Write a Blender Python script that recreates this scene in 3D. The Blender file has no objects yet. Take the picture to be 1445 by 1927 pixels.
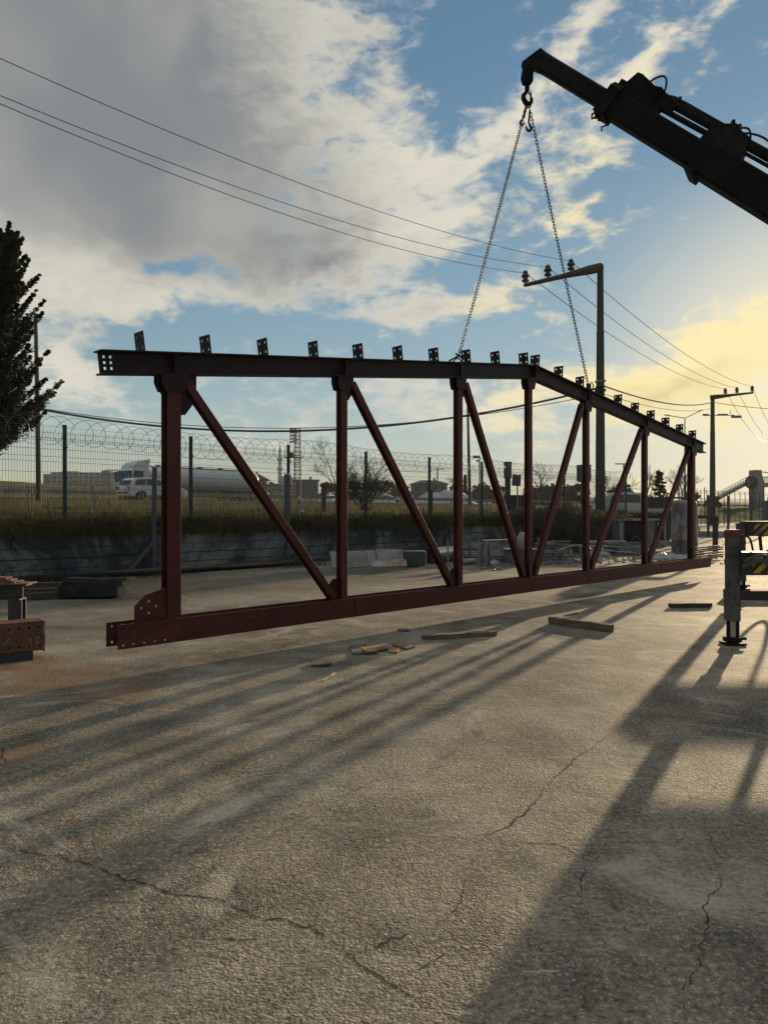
import bpy, bmesh, math, random
from mathutils import Vector, Matrix, noise as mnoise
random.seed(7)
R = math.radians
C = bpy.context.scene.collection
PI = math.pi
V = Vector

# ------------------------------------------------------------------ helpers
CAM_H = 1.25
FPX = 1400.0
def at(px, py, Y):
    """photo pixel (1445 x 1927) -> world point at depth Y"""
    return V(((px - 722.5) / FPX * Y, Y, CAM_H - (py - 963.5) / FPX * Y))
def gnd(px, py, z=0.0):
    Y = (CAM_H - z) * FPX / (py - 963.5)
    return V(((px - 722.5) / FPX * Y, Y, z))

def perp(d, up=V((0, 0, 1))):
    d = d.normalized()
    if abs(d.dot(up)) > 0.98:
        up = V((0, 1, 0))
    a = d.cross(up).normalized()
    return a, a.cross(d).normalized()

class MB:
    def __init__(s):
        s.v = []; s.f = []
    def add(s, vs, fs):
        o = len(s.v)
        s.v.extend(V(p) for p in vs)
        s.f.extend(tuple(i + o for i in f) for f in fs)
        return s
    def box(s, c, d, rz=0.0, M=None):
        x, y, z = d[0] / 2, d[1] / 2, d[2] / 2
        m = M or Matrix.Rotation(rz, 3, 'Z')
        c = V(c)
        pts = [c + m @ V(p) for p in ((-x,-y,-z),(x,-y,-z),(x,y,-z),(-x,y,-z),(-x,-y,z),(x,-y,z),(x,y,z),(-x,y,z))]
        return s.add(pts, [(0,3,2,1),(4,5,6,7),(0,1,5,4),(1,2,6,5),(2,3,7,6),(3,0,4,7)])
    def bar(s, p0, p1, w, h, up=V((0,0,1)), w1=None, h1=None):
        """rectangular bar, w sideways, h along up"""
        p0 = V(p0); p1 = V(p1); a, b = perp(p1 - p0, V(up))
        w1 = w if w1 is None else w1; h1 = h if h1 is None else h1
        pts = []
        for p, ww, hh in ((p0, w, h), (p1, w1, h1)):
            for sx, sy in ((-1,-1),(1,-1),(1,1),(-1,1)):
                pts.append(p + a * (sx * ww / 2) + b * (sy * hh / 2))
        return s.add(pts, [(0,1,2,3),(7,6,5,4),(0,4,5,1),(1,5,6,2),(2,6,7,3),(3,7,4,0)])
    def tube(s, p0, p1, r, n=8, r1=None, cap=True):
        return s.path([p0, p1], [r, r if r1 is None else r1], n, cap)
    def path(s, pts, r, n=6, cap=True):
        pts = [V(p) for p in pts]
        if not isinstance(r, (list, tuple)):
            r = [r] * len(pts)
        vs = []; fs = []
        a = None
        for i, p in enumerate(pts):
            d = (pts[min(i+1, len(pts)-1)] - pts[max(i-1, 0)])
            if d.length < 1e-9: d = V((0,0,1))
            d.normalize()
            if a is None:
                a, b = perp(d)
            else:
                a = (a - d * a.dot(d))
                if a.length < 1e-6: a, b = perp(d)
                a.normalize(); b = a.cross(d)
            for k in range(n):
                t = 2 * PI * k / n
                vs.append(p + a * (math.cos(t) * r[i]) + b * (math.sin(t) * r[i]))
        for i in range(len(pts) - 1):
            for k in range(n):
                k2 = (k + 1) % n
                fs.append((i*n+k, i*n+k2, (i+1)*n+k2, (i+1)*n+k))
        if cap:
            fs.append(tuple(range(n))[::-1]); fs.append(tuple((len(pts)-1)*n + k for k in range(n)))
        return s.add(vs, fs)
    def lathe(s, c, prof, n=16, axis='Z', M=None):
        c = V(c); vs = []; fs = []
        for r, z in prof:
            for k in range(n):
                t = 2*PI*k/n
                p = V((r*math.cos(t), r*math.sin(t), z))
                vs.append(c + (M @ p if M else p))
        for i in range(len(prof)-1):
            for k in range(n):
                k2 = (k+1) % n
                fs.append((i*n+k, i*n+k2, (i+1)*n+k2, (i+1)*n+k))
        fs.append(tuple(range(n))[::-1]); fs.append(tuple((len(prof)-1)*n+k for k in range(n)))
        return s.add(vs, fs)
    def prism(s, outline, o, ax, ay, az, t):
        """outline [(u,v)] in plane ax,ay at o, thickness t centred along az"""
        o = V(o); n = len(outline); vs = []
        for sg in (-0.5, 0.5):
            for u, w in outline:
                vs.append(o + ax*u + ay*w + az*(sg*t))
        fs = [tuple(range(n))[::-1], tuple(range(n, 2*n))]
        for k in range(n):
            k2 = (k+1) % n
            fs.append((k, k2, n+k2, n+k))
        return s.add(vs, fs)
    def holeplate(s, o, ax, ay, az, us, ws, holes, t):
        """grid plate with the listed (i,j) cells open; us, ws are the cut lines"""
        o = V(o); nu, nw = len(us), len(ws)
        vs = []
        for sg in (-0.5, 0.5):
            for w in ws:
                for u in us:
                    vs.append(o + ax*u + ay*w + az*(sg*t))
        fs = []; N = nu*nw
        solid = lambda i, j: 0 <= i < nu-1 and 0 <= j < nw-1 and (i, j) not in holes
        for j in range(nw-1):
            for i in range(nu-1):
                if not solid(i, j): continue
                q = (j*nu+i, j*nu+i+1, (j+1)*nu+i+1, (j+1)*nu+i)
                fs.append(q[::-1]); fs.append(tuple(k+N for k in q))
                for (di, dj, e0, e1) in ((0,-1,q[0],q[1]),(1,0,q[1],q[2]),(0,1,q[2],q[3]),(-1,0,q[3],q[0])):
                    if not solid(i+di, j+dj):
                        fs.append((e0, e1, e1+N, e0+N))
        return s.add(vs, fs)
    def build(s, name, m, parent=None, loc=None, smooth=False, bevel=0.0):
        me = bpy.data.meshes.new(name)
        me.from_pydata([tuple(p) for p in s.v], [], s.f)
        me.validate()
        me.update()
        if smooth:
            me.polygons.foreach_set('use_smooth', [True]*len(me.polygons))
        o = bpy.data.objects.new(name, me)
        C.objects.link(o)
        if m: me.materials.append(m)
        if parent: o.parent = parent
        if loc is not None: o.location = loc
        if bevel > 0:
            b = o.modifiers.new('bevel', 'BEVEL'); b.width = bevel; b.segments = 2; b.limit_method = 'ANGLE'
        return o

def tag(o, label=None, cat=None, group=None, kind=None):
    if label: o['label'] = label
    if cat: o['category'] = cat
    if group: o['group'] = group
    if kind: o['kind'] = kind
    return o
def empty(name, loc=(0,0,0), rz=0.0, label=None, cat=None, group=None):
    o = bpy.data.objects.new(name, None); C.objects.link(o)
    o.location = loc; o.rotation_euler = (0, 0, rz); o.empty_display_size = 0.2
    return tag(o, label, cat, group)
def copy_tree(o, parent=None):
    c = o.copy(); C.objects.link(c)
    if parent is not None: c.parent = parent
    for ch in list(o.children): copy_tree(ch, c)
    return c

# ------------------------------------------------------------------ materials
class NT:
    def __init__(s, tree):
        s.t = tree; s.n = tree.nodes; s.l = tree.links
    def node(s, typ, **kw):
        n = s.n.new(typ)
        for k, v in kw.items():
            if k.startswith('i_'):
                n.inputs[k[2:].replace('_', ' ')].default_value = v
            else: setattr(n, k, v)
        return n
    def link(s, a, b): s.l.new(a, b)
    def math(s, op, a, b=None, c=None, clamp=False):
        n = s.n.new('ShaderNodeMath'); n.operation = op; n.use_clamp = clamp
        for i, x in enumerate((a, b, c)):
            if x is None: continue
            if hasattr(x, 'links'): s.l.new(x, n.inputs[i])
            else: n.inputs[i].default_value = x
        return n.outputs[0]
    def mix(s, fac, a, b, blend='MIX'):
        n = s.n.new('ShaderNodeMix'); n.data_type = 'RGBA'; n.blend_type = blend
        for i, x in ((0, fac), (6, a), (7, b)):
            if hasattr(x, 'links'): s.l.new(x, n.inputs[i])
            else: n.inputs[i].default_value = x if i == 0 else (*x[:3], 1)
        return n.outputs[2]
    def ramp(s, fac, stops, interp='LINEAR'):
        n = s.n.new('ShaderNodeValToRGB'); n.color_ramp.interpolation = interp
        e = n.color_ramp.elements
        while len(e) > 1: e.remove(e[-1])
        e[0].position = stops[0][0]; e[0].color = (*stops[0][1], 1)
        for p, c in stops[1:]:
            x = e.new(p); x.color = (*c, 1)
        s.l.new(fac, n.inputs[0])
        return n.outputs[0]
    def rng(s, x, a, b, c=0.0, d=1.0, smooth=True):
        n = s.n.new('ShaderNodeMapRange'); n.interpolation_type = 'SMOOTHSTEP' if smooth else 'LINEAR'
        s.l.new(x, n.inputs[0])
        for i, v in enumerate((a, b, c, d)): n.inputs[i+1].default_value = v
        return n.outputs[0]
    def noise(s, vec, scale, detail=4, rough=0.55, dist=0.0, dims='3D'):
        n = s.n.new('ShaderNodeTexNoise'); n.noise_dimensions = dims
        n.inputs['Scale'].default_value = scale; n.inputs['Detail'].default_value = detail
        n.inputs['Roughness'].default_value = rough; n.inputs['Distortion'].default_value = dist
        if vec is not None: s.l.new(vec, n.inputs['Vector'])
        return n.outputs['Fac']

def G(v): return (v, v, v)
MATS = {}
def mat(name, col, rough=0.6, metal=0.0, var=0.25, scale=3.0, bump=0.15, fine=60.0, col2=None, spec=0.4, stretch=None, trans=0.0, amount=(0.45, 0.62)):
    """weathered surface: base colour broken by two noises, a second colour in patches, roughness variation, fine bump"""
    if name in MATS: return MATS[name]
    m = bpy.data.materials.new(name); m.use_nodes = True
    t = NT(m.node_tree); b = t.n['Principled BSDF']
    tc = t.node('ShaderNodeTexCoord').outputs['Object']
    if stretch:
        mp = t.node('ShaderNodeMapping'); mp.inputs['Scale'].default_value = stretch
        t.link(tc, mp.inputs[0]); vec = mp.outputs[0]
    else: vec = tc
    n1 = t.noise(vec, scale, 6, 0.6); n2 = t.noise(vec, scale*9, 4, 0.6)
    c = col
    k = t.math('MULTIPLY_ADD', n1, 0.7, t.math('MULTIPLY', n2, 0.3))
    lo = tuple(x*(1-var) for x in col); hi = tuple(min(1, x*(1+var)) for x in col)
    cc = t.ramp(k, [(0.3, lo), (0.7, hi)])
    if col2:
        cc = t.mix(t.rng(t.noise(vec, scale*1.7, 8, 0.68), *amount), cc, col2)
    t.link(cc, b.inputs['Base Color'])
    t.link(t.rng(n2, 0.25, 0.75, max(0.05, rough-0.12), min(1, rough+0.12)), b.inputs['Roughness'])
    b.inputs['Metallic'].default_value = metal
    b.inputs['Specular IOR Level'].default_value = spec
    if bump:
        bp = t.node('ShaderNodeBump'); bp.inputs['Strength'].default_value = bump; bp.inputs['Distance'].default_value = 0.01
        t.link(t.noise(vec, fine, 5, 0.6), bp.inputs['Height']); t.link(bp.outputs[0], b.inputs['Normal'])
    if trans:
        b.inputs['Transmission Weight'].default_value = trans
    MATS[name] = m
    return m

# ------------------------------------------------------------------ camera
cam_d = bpy.data.cameras.new('camera'); cam = bpy.data.objects.new('camera', cam_d); C.objects.link(cam)
cam.location = (0, 0, CAM_H); cam.rotation_euler = (R(90), 0, 0)
cam_d.sensor_fit = 'VERTICAL'; cam_d.sensor_height = 36.0; cam_d.sensor_width = 36.0*1445/1927
cam_d.lens = 36.0*FPX/1927
cam_d.clip_start = 0.05; cam_d.clip_end = 6000
sc = bpy.context.scene
sc.camera = cam
sc.view_settings.view_transform = 'Standard'; sc.view_settings.look = 'None'
EXPO = 0.6
sc.view_settings.exposure = EXPO; sc.view_settings.gamma = 1.0
sc.render.engine = 'CYCLES'
sc.cycles.max_bounces = 6; sc.cycles.diffuse_bounces = 3; sc.cycles.glossy_bounces = 3; sc.cycles.transparent_max_bounces = 12
sc.cycles.volume_bounces = 0
sc.cycles.use_denoising = True

# ------------------------------------------------------------------ sun and sky
SUN_AZ = R(30.2); SUN_EL = R(8.2)
sd = bpy.data.lights.new('sun', 'SUN'); so = bpy.data.objects.new('sun', sd); C.objects.link(so)
sd.energy = 4.5; sd.angle = R(0.62); sd.color = (1.0, 0.76, 0.46)
sdir = V((math.sin(SUN_AZ)*math.cos(SUN_EL), math.cos(SUN_AZ)*math.cos(SUN_EL), math.sin(SUN_EL)))
so.rotation_euler = sdir.to_track_quat('Z', 'Y').to_euler()
so.location = sdir*200
# ------------------------------------------------------------------ sky: Nishita plus a layer of clouds laid out by direction
w = bpy.data.worlds.new('World'); sc.world = w; w.use_nodes = True
w.cycles.sampling_method = 'MANUAL'; w.cycles.sample_map_resolution = 512
T = NT(w.node_tree)
bg = T.n['Background']; bg.inputs['Strength'].default_value = 0.10
sky = T.node('ShaderNodeTexSky'); sky.sky_type = 'NISHITA'; sky.sun_disc = False
sky.sun_elevation = SUN_EL; sky.sun_rotation = SUN_AZ
sky.altitude = 50; sky.air_density = 1.0; sky.dust_density = 0.06; sky.ozone_density = 2.0
tcw = T.node('ShaderNodeTexCoord').outputs['Generated']
sep = T.node('ShaderNodeSeparateXYZ'); T.link(tcw, sep.inputs[0])
X, Y_, Z = sep.outputs
az = T.math('ARCTAN2', X, Y_); el = T.math('ARCSINE', Z)
cmb = T.node('ShaderNodeCombineXYZ'); T.link(az, cmb.inputs[0]); T.link(el, cmb.inputs[1])
ae = cmb.outputs[0]
def dirae(px, py):
    u = (px-722.5)/FPX; v = (963.5-py)/FPX
    return math.atan(u), math.atan2(v, math.hypot(1, u))
# wobble the lookup so blob outlines break up
nw = T.node('ShaderNodeTexNoise'); nw.inputs['Scale'].default_value = 5.5; nw.inputs['Detail'].default_value = 4; nw.inputs['Roughness'].default_value = 0.6
T.link(ae, nw.inputs['Vector'])
sub = T.node('ShaderNodeVectorMath', operation='SUBTRACT'); T.link(nw.outputs['Color'], sub.inputs[0]); sub.inputs[1].default_value = (0.5, 0.5, 0.5)
scl = T.node('ShaderNodeVectorMath', operation='SCALE'); T.link(sub.outputs[0], scl.inputs[0]); scl.inputs['Scale'].default_value = 0.16
addv = T.node('ShaderNodeVectorMath', operation='ADD'); T.link(ae, addv.inputs[0]); T.link(scl.outputs[0], addv.inputs[1])
aew = addv.outputs[0]
def blob(x, y, rx, ry, ang, wgt):
    a, e = dirae(x, y)
    m = T.node('ShaderNodeMapping'); m.vector_type = 'TEXTURE'
    m.inputs['Location'].default_value = (a, e, 0); m.inputs['Rotation'].default_value = (0, 0, R(ang))
    m.inputs['Scale'].default_value = (rx/FPX, ry/FPX, 1)
    T.link(aew, m.inputs[0])
    g = T.node('ShaderNodeTexGradient'); g.gradient_type = 'QUADRATIC_SPHERE'; T.link(m.outputs[0], g.inputs[0])
    return T.math('MULTIPLY', g.outputs['Fac'], wgt)
def total(lst):
    s = None
    for b in lst:
        o = blob(*b)
        s = o if s is None else T.math('ADD', s, o)
    return s
BLOBS = [
    (60, 60, 880, 620, -8, 3.3), (280, 400, 620, 280, -8, 1.7), (60, 480, 420, 260, 0, 1.4), (520, 120, 420, 420, -20, 0.95),
    (620, 490, 460, 130, 12, 1.2), (790, 570, 320, 80, 6, 1.0), (110, 690, 230, 150, 0, 1.5), (300, 590, 170, 60, 0, 0.7),
    (800, 300, 320, 90, 24, 1.15), (960, 240, 340, 62, 27, 1.35), (1200, 132, 380, 54, 27, 1.65), (1100, 45, 340, 62, 32, 1.3), (1110, 282, 270, 56, 26, 1.15), (700, 230, 260, 260, 20, 0.75),
    (850, 400, 310, 75, 22, 0.95), (1020, 395, 160, 56, 15, 0.95), (1130, 372, 140, 52, 10, 1.0), (1085, 452, 150, 34, 15, 0.8), (760, 440, 300, 100, 14, 0.65),
    (690, 745, 440, 80, -3, 1.0), (560, 820, 450, 75, 3, 0.7), (960, 760, 320, 90, 8, 1.1), (880, 560, 250, 56, 12, 0.85), (930, 850, 450, 75, 3, 0.7),
    (1330, 690, 420, 150, 14, 2.0), (1440, 630, 280, 110, 15, 1.3), (1180, 740, 260, 70, 6, 0.95), (1210, 800, 300, 50, 0, 0.4), (980, 640, 300, 50, 8, 0.45),
    (330, 505, 270, 62, -6, -2.0), (300, 640, 420, 70, 4, -1.1), (520, 650, 330, 40, 0, -0.8), (845, 80, 150, 110, 20, -0.8), (620, 570, 130, 40, 10, -0.5),
    (900, 490, 170, 34, 18, -0.55), (800, 345, 150, 26, 18, -0.7), (660, 130, 110, 90, 30, -0.5), (1350, 330, 330, 220, 0, -0.8), (1280, 520, 330, 100, 0, -0.7)]
HEAVY = [
    (60, 60, 1000, 640, -8, 2.7), (330, 380, 640, 240, -8, 0.9), (600, 480, 330, 90, 10, 0.6), (110, 650, 160, 90, 0, 0.35),
    (1250, 730, 330, 80, 10, 1.0), (600, 790, 400, 60, 0, 0.4), (700, 745, 300, 40, 0, 0.3), (820, 570, 260, 40, 8, 0.5)]
cov = total(BLOBS); heavy = total(HEAVY)
# streaky cloud texture, leaning up to the right as in the photo
mp = T.node('ShaderNodeMapping'); mp.inputs['Rotation'].default_value = (0, 0, R(-22)); mp.inputs['Scale'].default_value = (4.2, 9.5, 1)
T.link(ae, mp.inputs[0])
n1 = T.noise(mp.outputs[0], 2.1, 8, 0.62, 0.5)
n2 = T.noise(mp.outputs[0], 6.2, 5, 0.62, 0.6)
tex = T.math('MULTIPLY_ADD', n1, 0.62, T.math('MULTIPLY', n2, 0.38))
dens = T.math('ADD', cov, T.math('MULTIPLY', T.math('SUBTRACT', tex, 0.5), 5.6))
mask = T.rng(dens, 0.12, 1.45)
thick = T.rng(T.math('ADD', heavy, T.math('MULTIPLY', T.math('SUBTRACT', tex, 0.5), 1.8)), 0.05, 1.35)
# closeness to the sun warms and brightens the cloud edges
dp = T.node('ShaderNodeVectorMath', operation='DOT_PRODUCT'); T.link(tcw, dp.inputs[0]); dp.inputs[1].default_value = tuple(sdir)
near = T.rng(dp.outputs['Value'], 0.88, 0.99)
edge = T.mix(near, (4.9, 4.65, 3.9), (6.9, 5.8, 3.1))
core = T.mix(near, (1.50, 1.64, 1.74), (4.3, 3.4, 1.8))
# soft light and dark inside the cloud
n3 = T.noise(ae, 3.2, 3, 0.5, 0.3)
core = T.mix(T.rng(n3, 0.38, 0.68, 0.0, 0.5), core, edge)
cloud = T.mix(thick, edge, core)
# the glow round the sun rolls off softly instead of clipping
def rolloff(c, gain, k):
    sp = T.node('ShaderNodeSeparateColor'); T.link(c, sp.inputs[0])
    cb = T.node('ShaderNodeCombineColor')
    for i in range(3):
        T.link(T.math('DIVIDE', T.math('MULTIPLY', sp.outputs[i], gain), T.math('MULTIPLY_ADD', sp.outputs[i], k, 1.0)), cb.inputs[i])
    return cb.outputs[0]
hs = T.node('ShaderNodeHueSaturation'); hs.inputs['Saturation'].default_value = 1.22; T.link(rolloff(sky.outputs[0], 1.27, 0.175), hs.inputs['Color'])
skyc = T.mix(T.math('POWER', T.rng(dp.outputs['Value'], 0.945, 1.0, 0.0, 0.92, False), 2.2), hs.outputs[0], (7.2, 6.4, 4.4))
out = T.mix(mask, skyc, cloud)
# bright fill added overhead, out of view, to lift the ground shadows
out = T.mix(T.rng(el, 0.66, 1.0), out, (4.5, 4.35, 4.0))
T.link(out, bg.inputs['Color'])
# ------------------------------------------------------------------ yard ground
BUMPD = 0.0105
def ground_material():
    m = bpy.data.materials.new('yard_concrete'); m.use_nodes = True
    t = NT(m.node_tree); b = t.n['Principled BSDF']
    tc = t.node('ShaderNodeTexCoord').outputs['Object']
    big = t.noise(tc, 0.38, 6, 0.62, 0.6)
    mid = t.noise(tc, 1.9, 7, 0.68, 0.5)
    fine = t.noise(tc, 46, 4, 0.72)
    grit = t.noise(tc, 135, 3, 0.8)
    col = t.ramp(t.math('MULTIPLY_ADD', big, 0.5, t.math('MULTIPLY', mid, 0.5)),
                 [(0.35, (0.062, 0.053, 0.040)), (0.43, (0.120, 0.103, 0.077)), (0.50, (0.195, 0.168, 0.126)), (0.57, (0.278, 0.243, 0.187)), (0.66, (0.41, 0.365, 0.29))])
    k = t.math('MULTIPLY_ADD', grit, 0.40, t.math('MULTIPLY', fine, 0.60))
    col = t.mix(t.rng(k, 0.37, 0.52), t.mix(0.80, col, (0.030, 0.024, 0.016)), col)
    col = t.mix(t.rng(k, 0.52, 0.63), col, t.mix(0.55, col, (0.60, 0.52, 0.37)))
    # pale stones showing in the worn surface
    vo = t.node('ShaderNodeTexVoronoi'); vo.inputs['Scale'].default_value = 75; t.link(tc, vo.inputs['Vector'])
    sel = t.math('MULTIPLY', t.math('LESS_THAN', vo.outputs['Distance'], 0.25), t.math('GREATER_THAN', t.noise(tc, 60, 2, 0.5), 0.56))
    col = t.mix(t.math('MULTIPLY', sel, 0.6), col, (0.58, 0.53, 0.44))
    # oily drips, tyre-dark bands and pale cement scuffs
    oil = t.rng(t.noise(tc, 1.35, 7, 0.74, 1.6), 0.585, 0.66)
    col = t.mix(t.math('MULTIPLY', oil, 0.62), col, (0.045, 0.038, 0.030))
    mt_ = t.node('ShaderNodeMapping'); mt_.inputs['Rotation'].default_value = (0, 0, R(38)); mt_.inputs['Scale'].default_value = (0.12, 1.3, 1); t.link(tc, mt_.inputs[0])
    tyre = t.math('MULTIPLY', t.rng(t.noise(mt_.outputs[0], 1.6, 5, 0.6, 0.4), 0.54, 0.66), t.rng(mid, 0.40, 0.60))
    col = t.mix(t.math('MULTIPLY', tyre, 0.45), col, (0.070, 0.060, 0.048))
    for rot, sc_, lo in ((-33, (0.8, 9.0, 1), 0.655), (18, (1.1, 12.0, 1), 0.675), (64, (1.0, 10.0, 1), 0.69)):
        mp = t.node('ShaderNodeMapping'); mp.inputs['Rotation'].default_value = (0, 0, R(rot)); mp.inputs['Scale'].default_value = sc_; t.link(tc, mp.inputs[0])
        scf = t.math('MULTIPLY', t.rng(t.noise(mp.outputs[0], 1.5, 6, 0.66, 0.2), lo, lo+0.05), t.rng(grit, 0.34, 0.60))
        col = t.mix(t.math('MULTIPLY', scf, 0.7), col, (0.60, 0.56, 0.48))
    dust = t.math('MULTIPLY', t.rng(t.noise(tc, 1.25, 9, 0.80, 1.0), 0.52, 0.66), 0.62)
    col = t.mix(dust, col, (0.43, 0.385, 0.305))
    # shade painted into the ground colour in a strip along the retaining wall
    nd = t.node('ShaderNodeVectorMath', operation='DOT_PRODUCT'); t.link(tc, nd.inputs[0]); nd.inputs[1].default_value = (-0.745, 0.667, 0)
    wall_shade = t.rng(t.math('ADD', nd.outputs['Value'], t.math('MULTIPLY', t.math('SUBTRACT', mid, 0.5), 7.0)), 14.19-6.2, 14.19-3.6)
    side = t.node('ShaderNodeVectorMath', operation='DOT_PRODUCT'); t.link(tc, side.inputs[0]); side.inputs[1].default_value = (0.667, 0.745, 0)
    wall_shade = t.math('MULTIPLY', wall_shade, t.rng(side.outputs['Value'], 44, 30, 0, 1))
    col = t.mix(t.math('MULTIPLY', wall_shade, 0.62), col, (0.050, 0.046, 0.034))
    # rust washed out from under the stacked steel
    rust = None
    for px, py, r in ((120, 1275, 0.75), (230, 1300, 0.5), (60, 1255, 0.6), (40, 1420, 0.25)):
        p = gnd(px, py)
        mm = t.node('ShaderNodeMapping'); mm.vector_type = 'TEXTURE'; mm.inputs['Location'].default_value = (p.x, p.y, 0); mm.inputs['Scale'].default_value = (r, r*1.3, 1)
        t.link(tc, mm.inputs[0])
        g = t.node('ShaderNodeTexGradient'); g.gradient_type = 'SPHERICAL'; t.link(mm.outputs[0], g.inputs[0])
        rust = g.outputs['Fac'] if rust is None else t.math('MAXIMUM', rust, g.outputs['Fac'])
    rf = t.math('MULTIPLY', t.rng(t.math('MULTIPLY', rust, t.noise(tc, 4.5, 8, 0.78, 1.0)), 0.13, 0.36), 0.62)
    col = t.mix(t.math('MULTIPLY', rf, t.rng(k, 0.40, 0.62, 0.35, 1.0)), col, (0.215, 0.098, 0.030))
    t.link(col, b.inputs['Base Color'])
    b.inputs['Roughness'].default_value = 0.76; b.inputs['Specular IOR Level'].default_value = 0.15
    rough_p = t.rng(t.noise(tc, 0.8, 5, 0.65, 0.5), 0.40, 0.60, 0.16, 1.0)
    v2 = t.node('ShaderNodeTexVoronoi'); v2.inputs['Scale'].default_value = 98; v2.inputs['Detail'].default_value = 0.8; t.link(tc, v2.inputs['Vector'])
    h = t.math('ADD', t.math('MULTIPLY', v2.outputs['Distance'], -0.42), t.math('MULTIPLY', t.noise(tc, 98, 1.0, 0.6, 0.5), 0.80))
    h = t.math('ADD', h, t.math('MULTIPLY', t.noise(tc, 40, 2.0, 0.55, 0.4), 0.50))
    h = t.math('ADD', t.math('MULTIPLY', h, rough_p), t.math('MULTIPLY', t.noise(tc, 3.2, 5, 0.55), 1.3))
    bp = t.node('ShaderNodeBump'); bp.inputs['Strength'].default_value = 1.0; bp.inputs['Distance'].default_value = BUMPD
    t.link(h, bp.inputs['Height']); t.link(bp.outputs[0], b.inputs['Normal'])
    return m
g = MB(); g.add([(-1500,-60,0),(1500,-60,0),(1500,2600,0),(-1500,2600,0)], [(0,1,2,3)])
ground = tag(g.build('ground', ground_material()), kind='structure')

# cracks: thin jagged openings filled with dark dirt
crk = MB(); rc = random.Random(3)
def crack(pix, w0=0.010):
    pts = [gnd(*p) for p in pix]; fine = []
    for a, b in zip(pts, pts[1:]):
        n = max(2, int((b-a).length/0.012))
        for k in range(n): fine.append(a.lerp(b, k/n))
    fine.append(pts[-1])
    L = []; Rr = []; N = len(fine); o1 = o2 = 0; sd_ = rc.uniform(0, 50)
    for i, p in enumerate(fine):
        d = (fine[min(i+1, N-1)] - fine[max(i-1, 0)]).normalized(); s = V((-d.y, d.x, 0))
        o1 = o1*0.93 + rc.uniform(-0.007, 0.007); o2 = rc.uniform(-0.0035, 0.0035)
        wv_ = max(0.06, 0.55 + 1.1*mnoise.noise(V((i*0.05, sd_, 0))) + 0.8*mnoise.noise(V((i*0.35, sd_, 5))))
        wd = w0*0.75*wv_*min(1, 6*min(i, N-1-i)/N + 0.05)
        L.append(p + s*(o1+o2+wd/2)); Rr.append(p + s*(o1+o2*0.4-wd/2))
    o = len(crk.v)
    for a, b in zip(L, Rr):
        crk.v += [V((a.x, a.y, 0.0012)), V((b.x, b.y, 0.0012))]
    crk.f += [(o+2*i, o+2*i+1, o+2*i+3, o+2*i+2) for i in range(N-1)]
crack([(20,1598),(110,1612),(190,1640),(270,1663),(330,1682),(420,1688),(500,1722),(590,1745),(640,1790),(722,1838),(770,1868),(850,1922)], 0.014)
crack([(560,1925),(590,1868),(618,1808)], 0.009)
crack([(1150,1380),(1080,1425),(1010,1505),(985,1530),(940,1570),(905,1592)], 0.013)
crack([(905,1592),(870,1640),(858,1690),(838,1740)], 0.007)
crack([(1365,1645),(1335,1690),(1318,1770),(1300,1850),(1290,1925)], 0.006)
crack([(960,1585),(1050,1592),(1110,1625)], 0.007)
crack([(700,1790),(735,1765),(775,1755)], 0.012)
crack([(1160,1300),(1240,1272),(1290,1262)], 0.008)
crack([(1085,1192),(1150,1178),(1230,1160)], 0.008)
crack([(0,1380),(12,1400),(10,1440)], 0.012)
crack([(380,1770),(470,1765),(560,1800)], 0.006)
crack([(180,1925),(240,1880),(330,1850),(430,1842)], 0.005)
crack([(640,1500),(700,1470),(790,1455),(860,1430)], 0.005)
crack([(1100,1625),(1085,1690),(1110,1760),(1180,1810)], 0.005)
crack([(430,1560),(480,1530),(560,1522)], 0.005)
crack([(1290,1480),(1330,1540),(1365,1640)], 0.003)
crack([(720,1838),(790,1826),(845,1790)], 0.005)
crack([(700,1345),(760,1330),(860,1336),(960,1320)], 0.006)
tag(crk.build('ground_cracks', mat('crack_dirt', (0.020, 0.017, 0.014), 1.0, bump=0)), kind='structure')

# loose grit lying on the yard near the camera
gr = MB(); rg = random.Random(11)
for i in range(420):
    Y = 1.5 + 9*rg.random()**1.6; X = rg.uniform(-0.56, 0.56)*Y
    r = rg.uniform(0.0015, 0.0034)
    vs = [V((X + r*math.cos(k*2.1+i)*rg.uniform(.7,1.2), Y + r*math.sin(k*2.1+i)*rg.uniform(.7,1.2), 0.001)) for k in range(3)] + [V((X, Y, r*rg.uniform(.7,1.2)))]
    gr.add(vs, [(0,1,3),(1,2,3),(2,0,3),(2,1,0)])
tag(gr.build('gravel', mat('grit', (0.26, 0.23, 0.19), 0.9, var=0.4, scale=2.0, bump=0)), 'loose grit and crumbs scattered over the concrete yard', kind='stuff')

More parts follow.
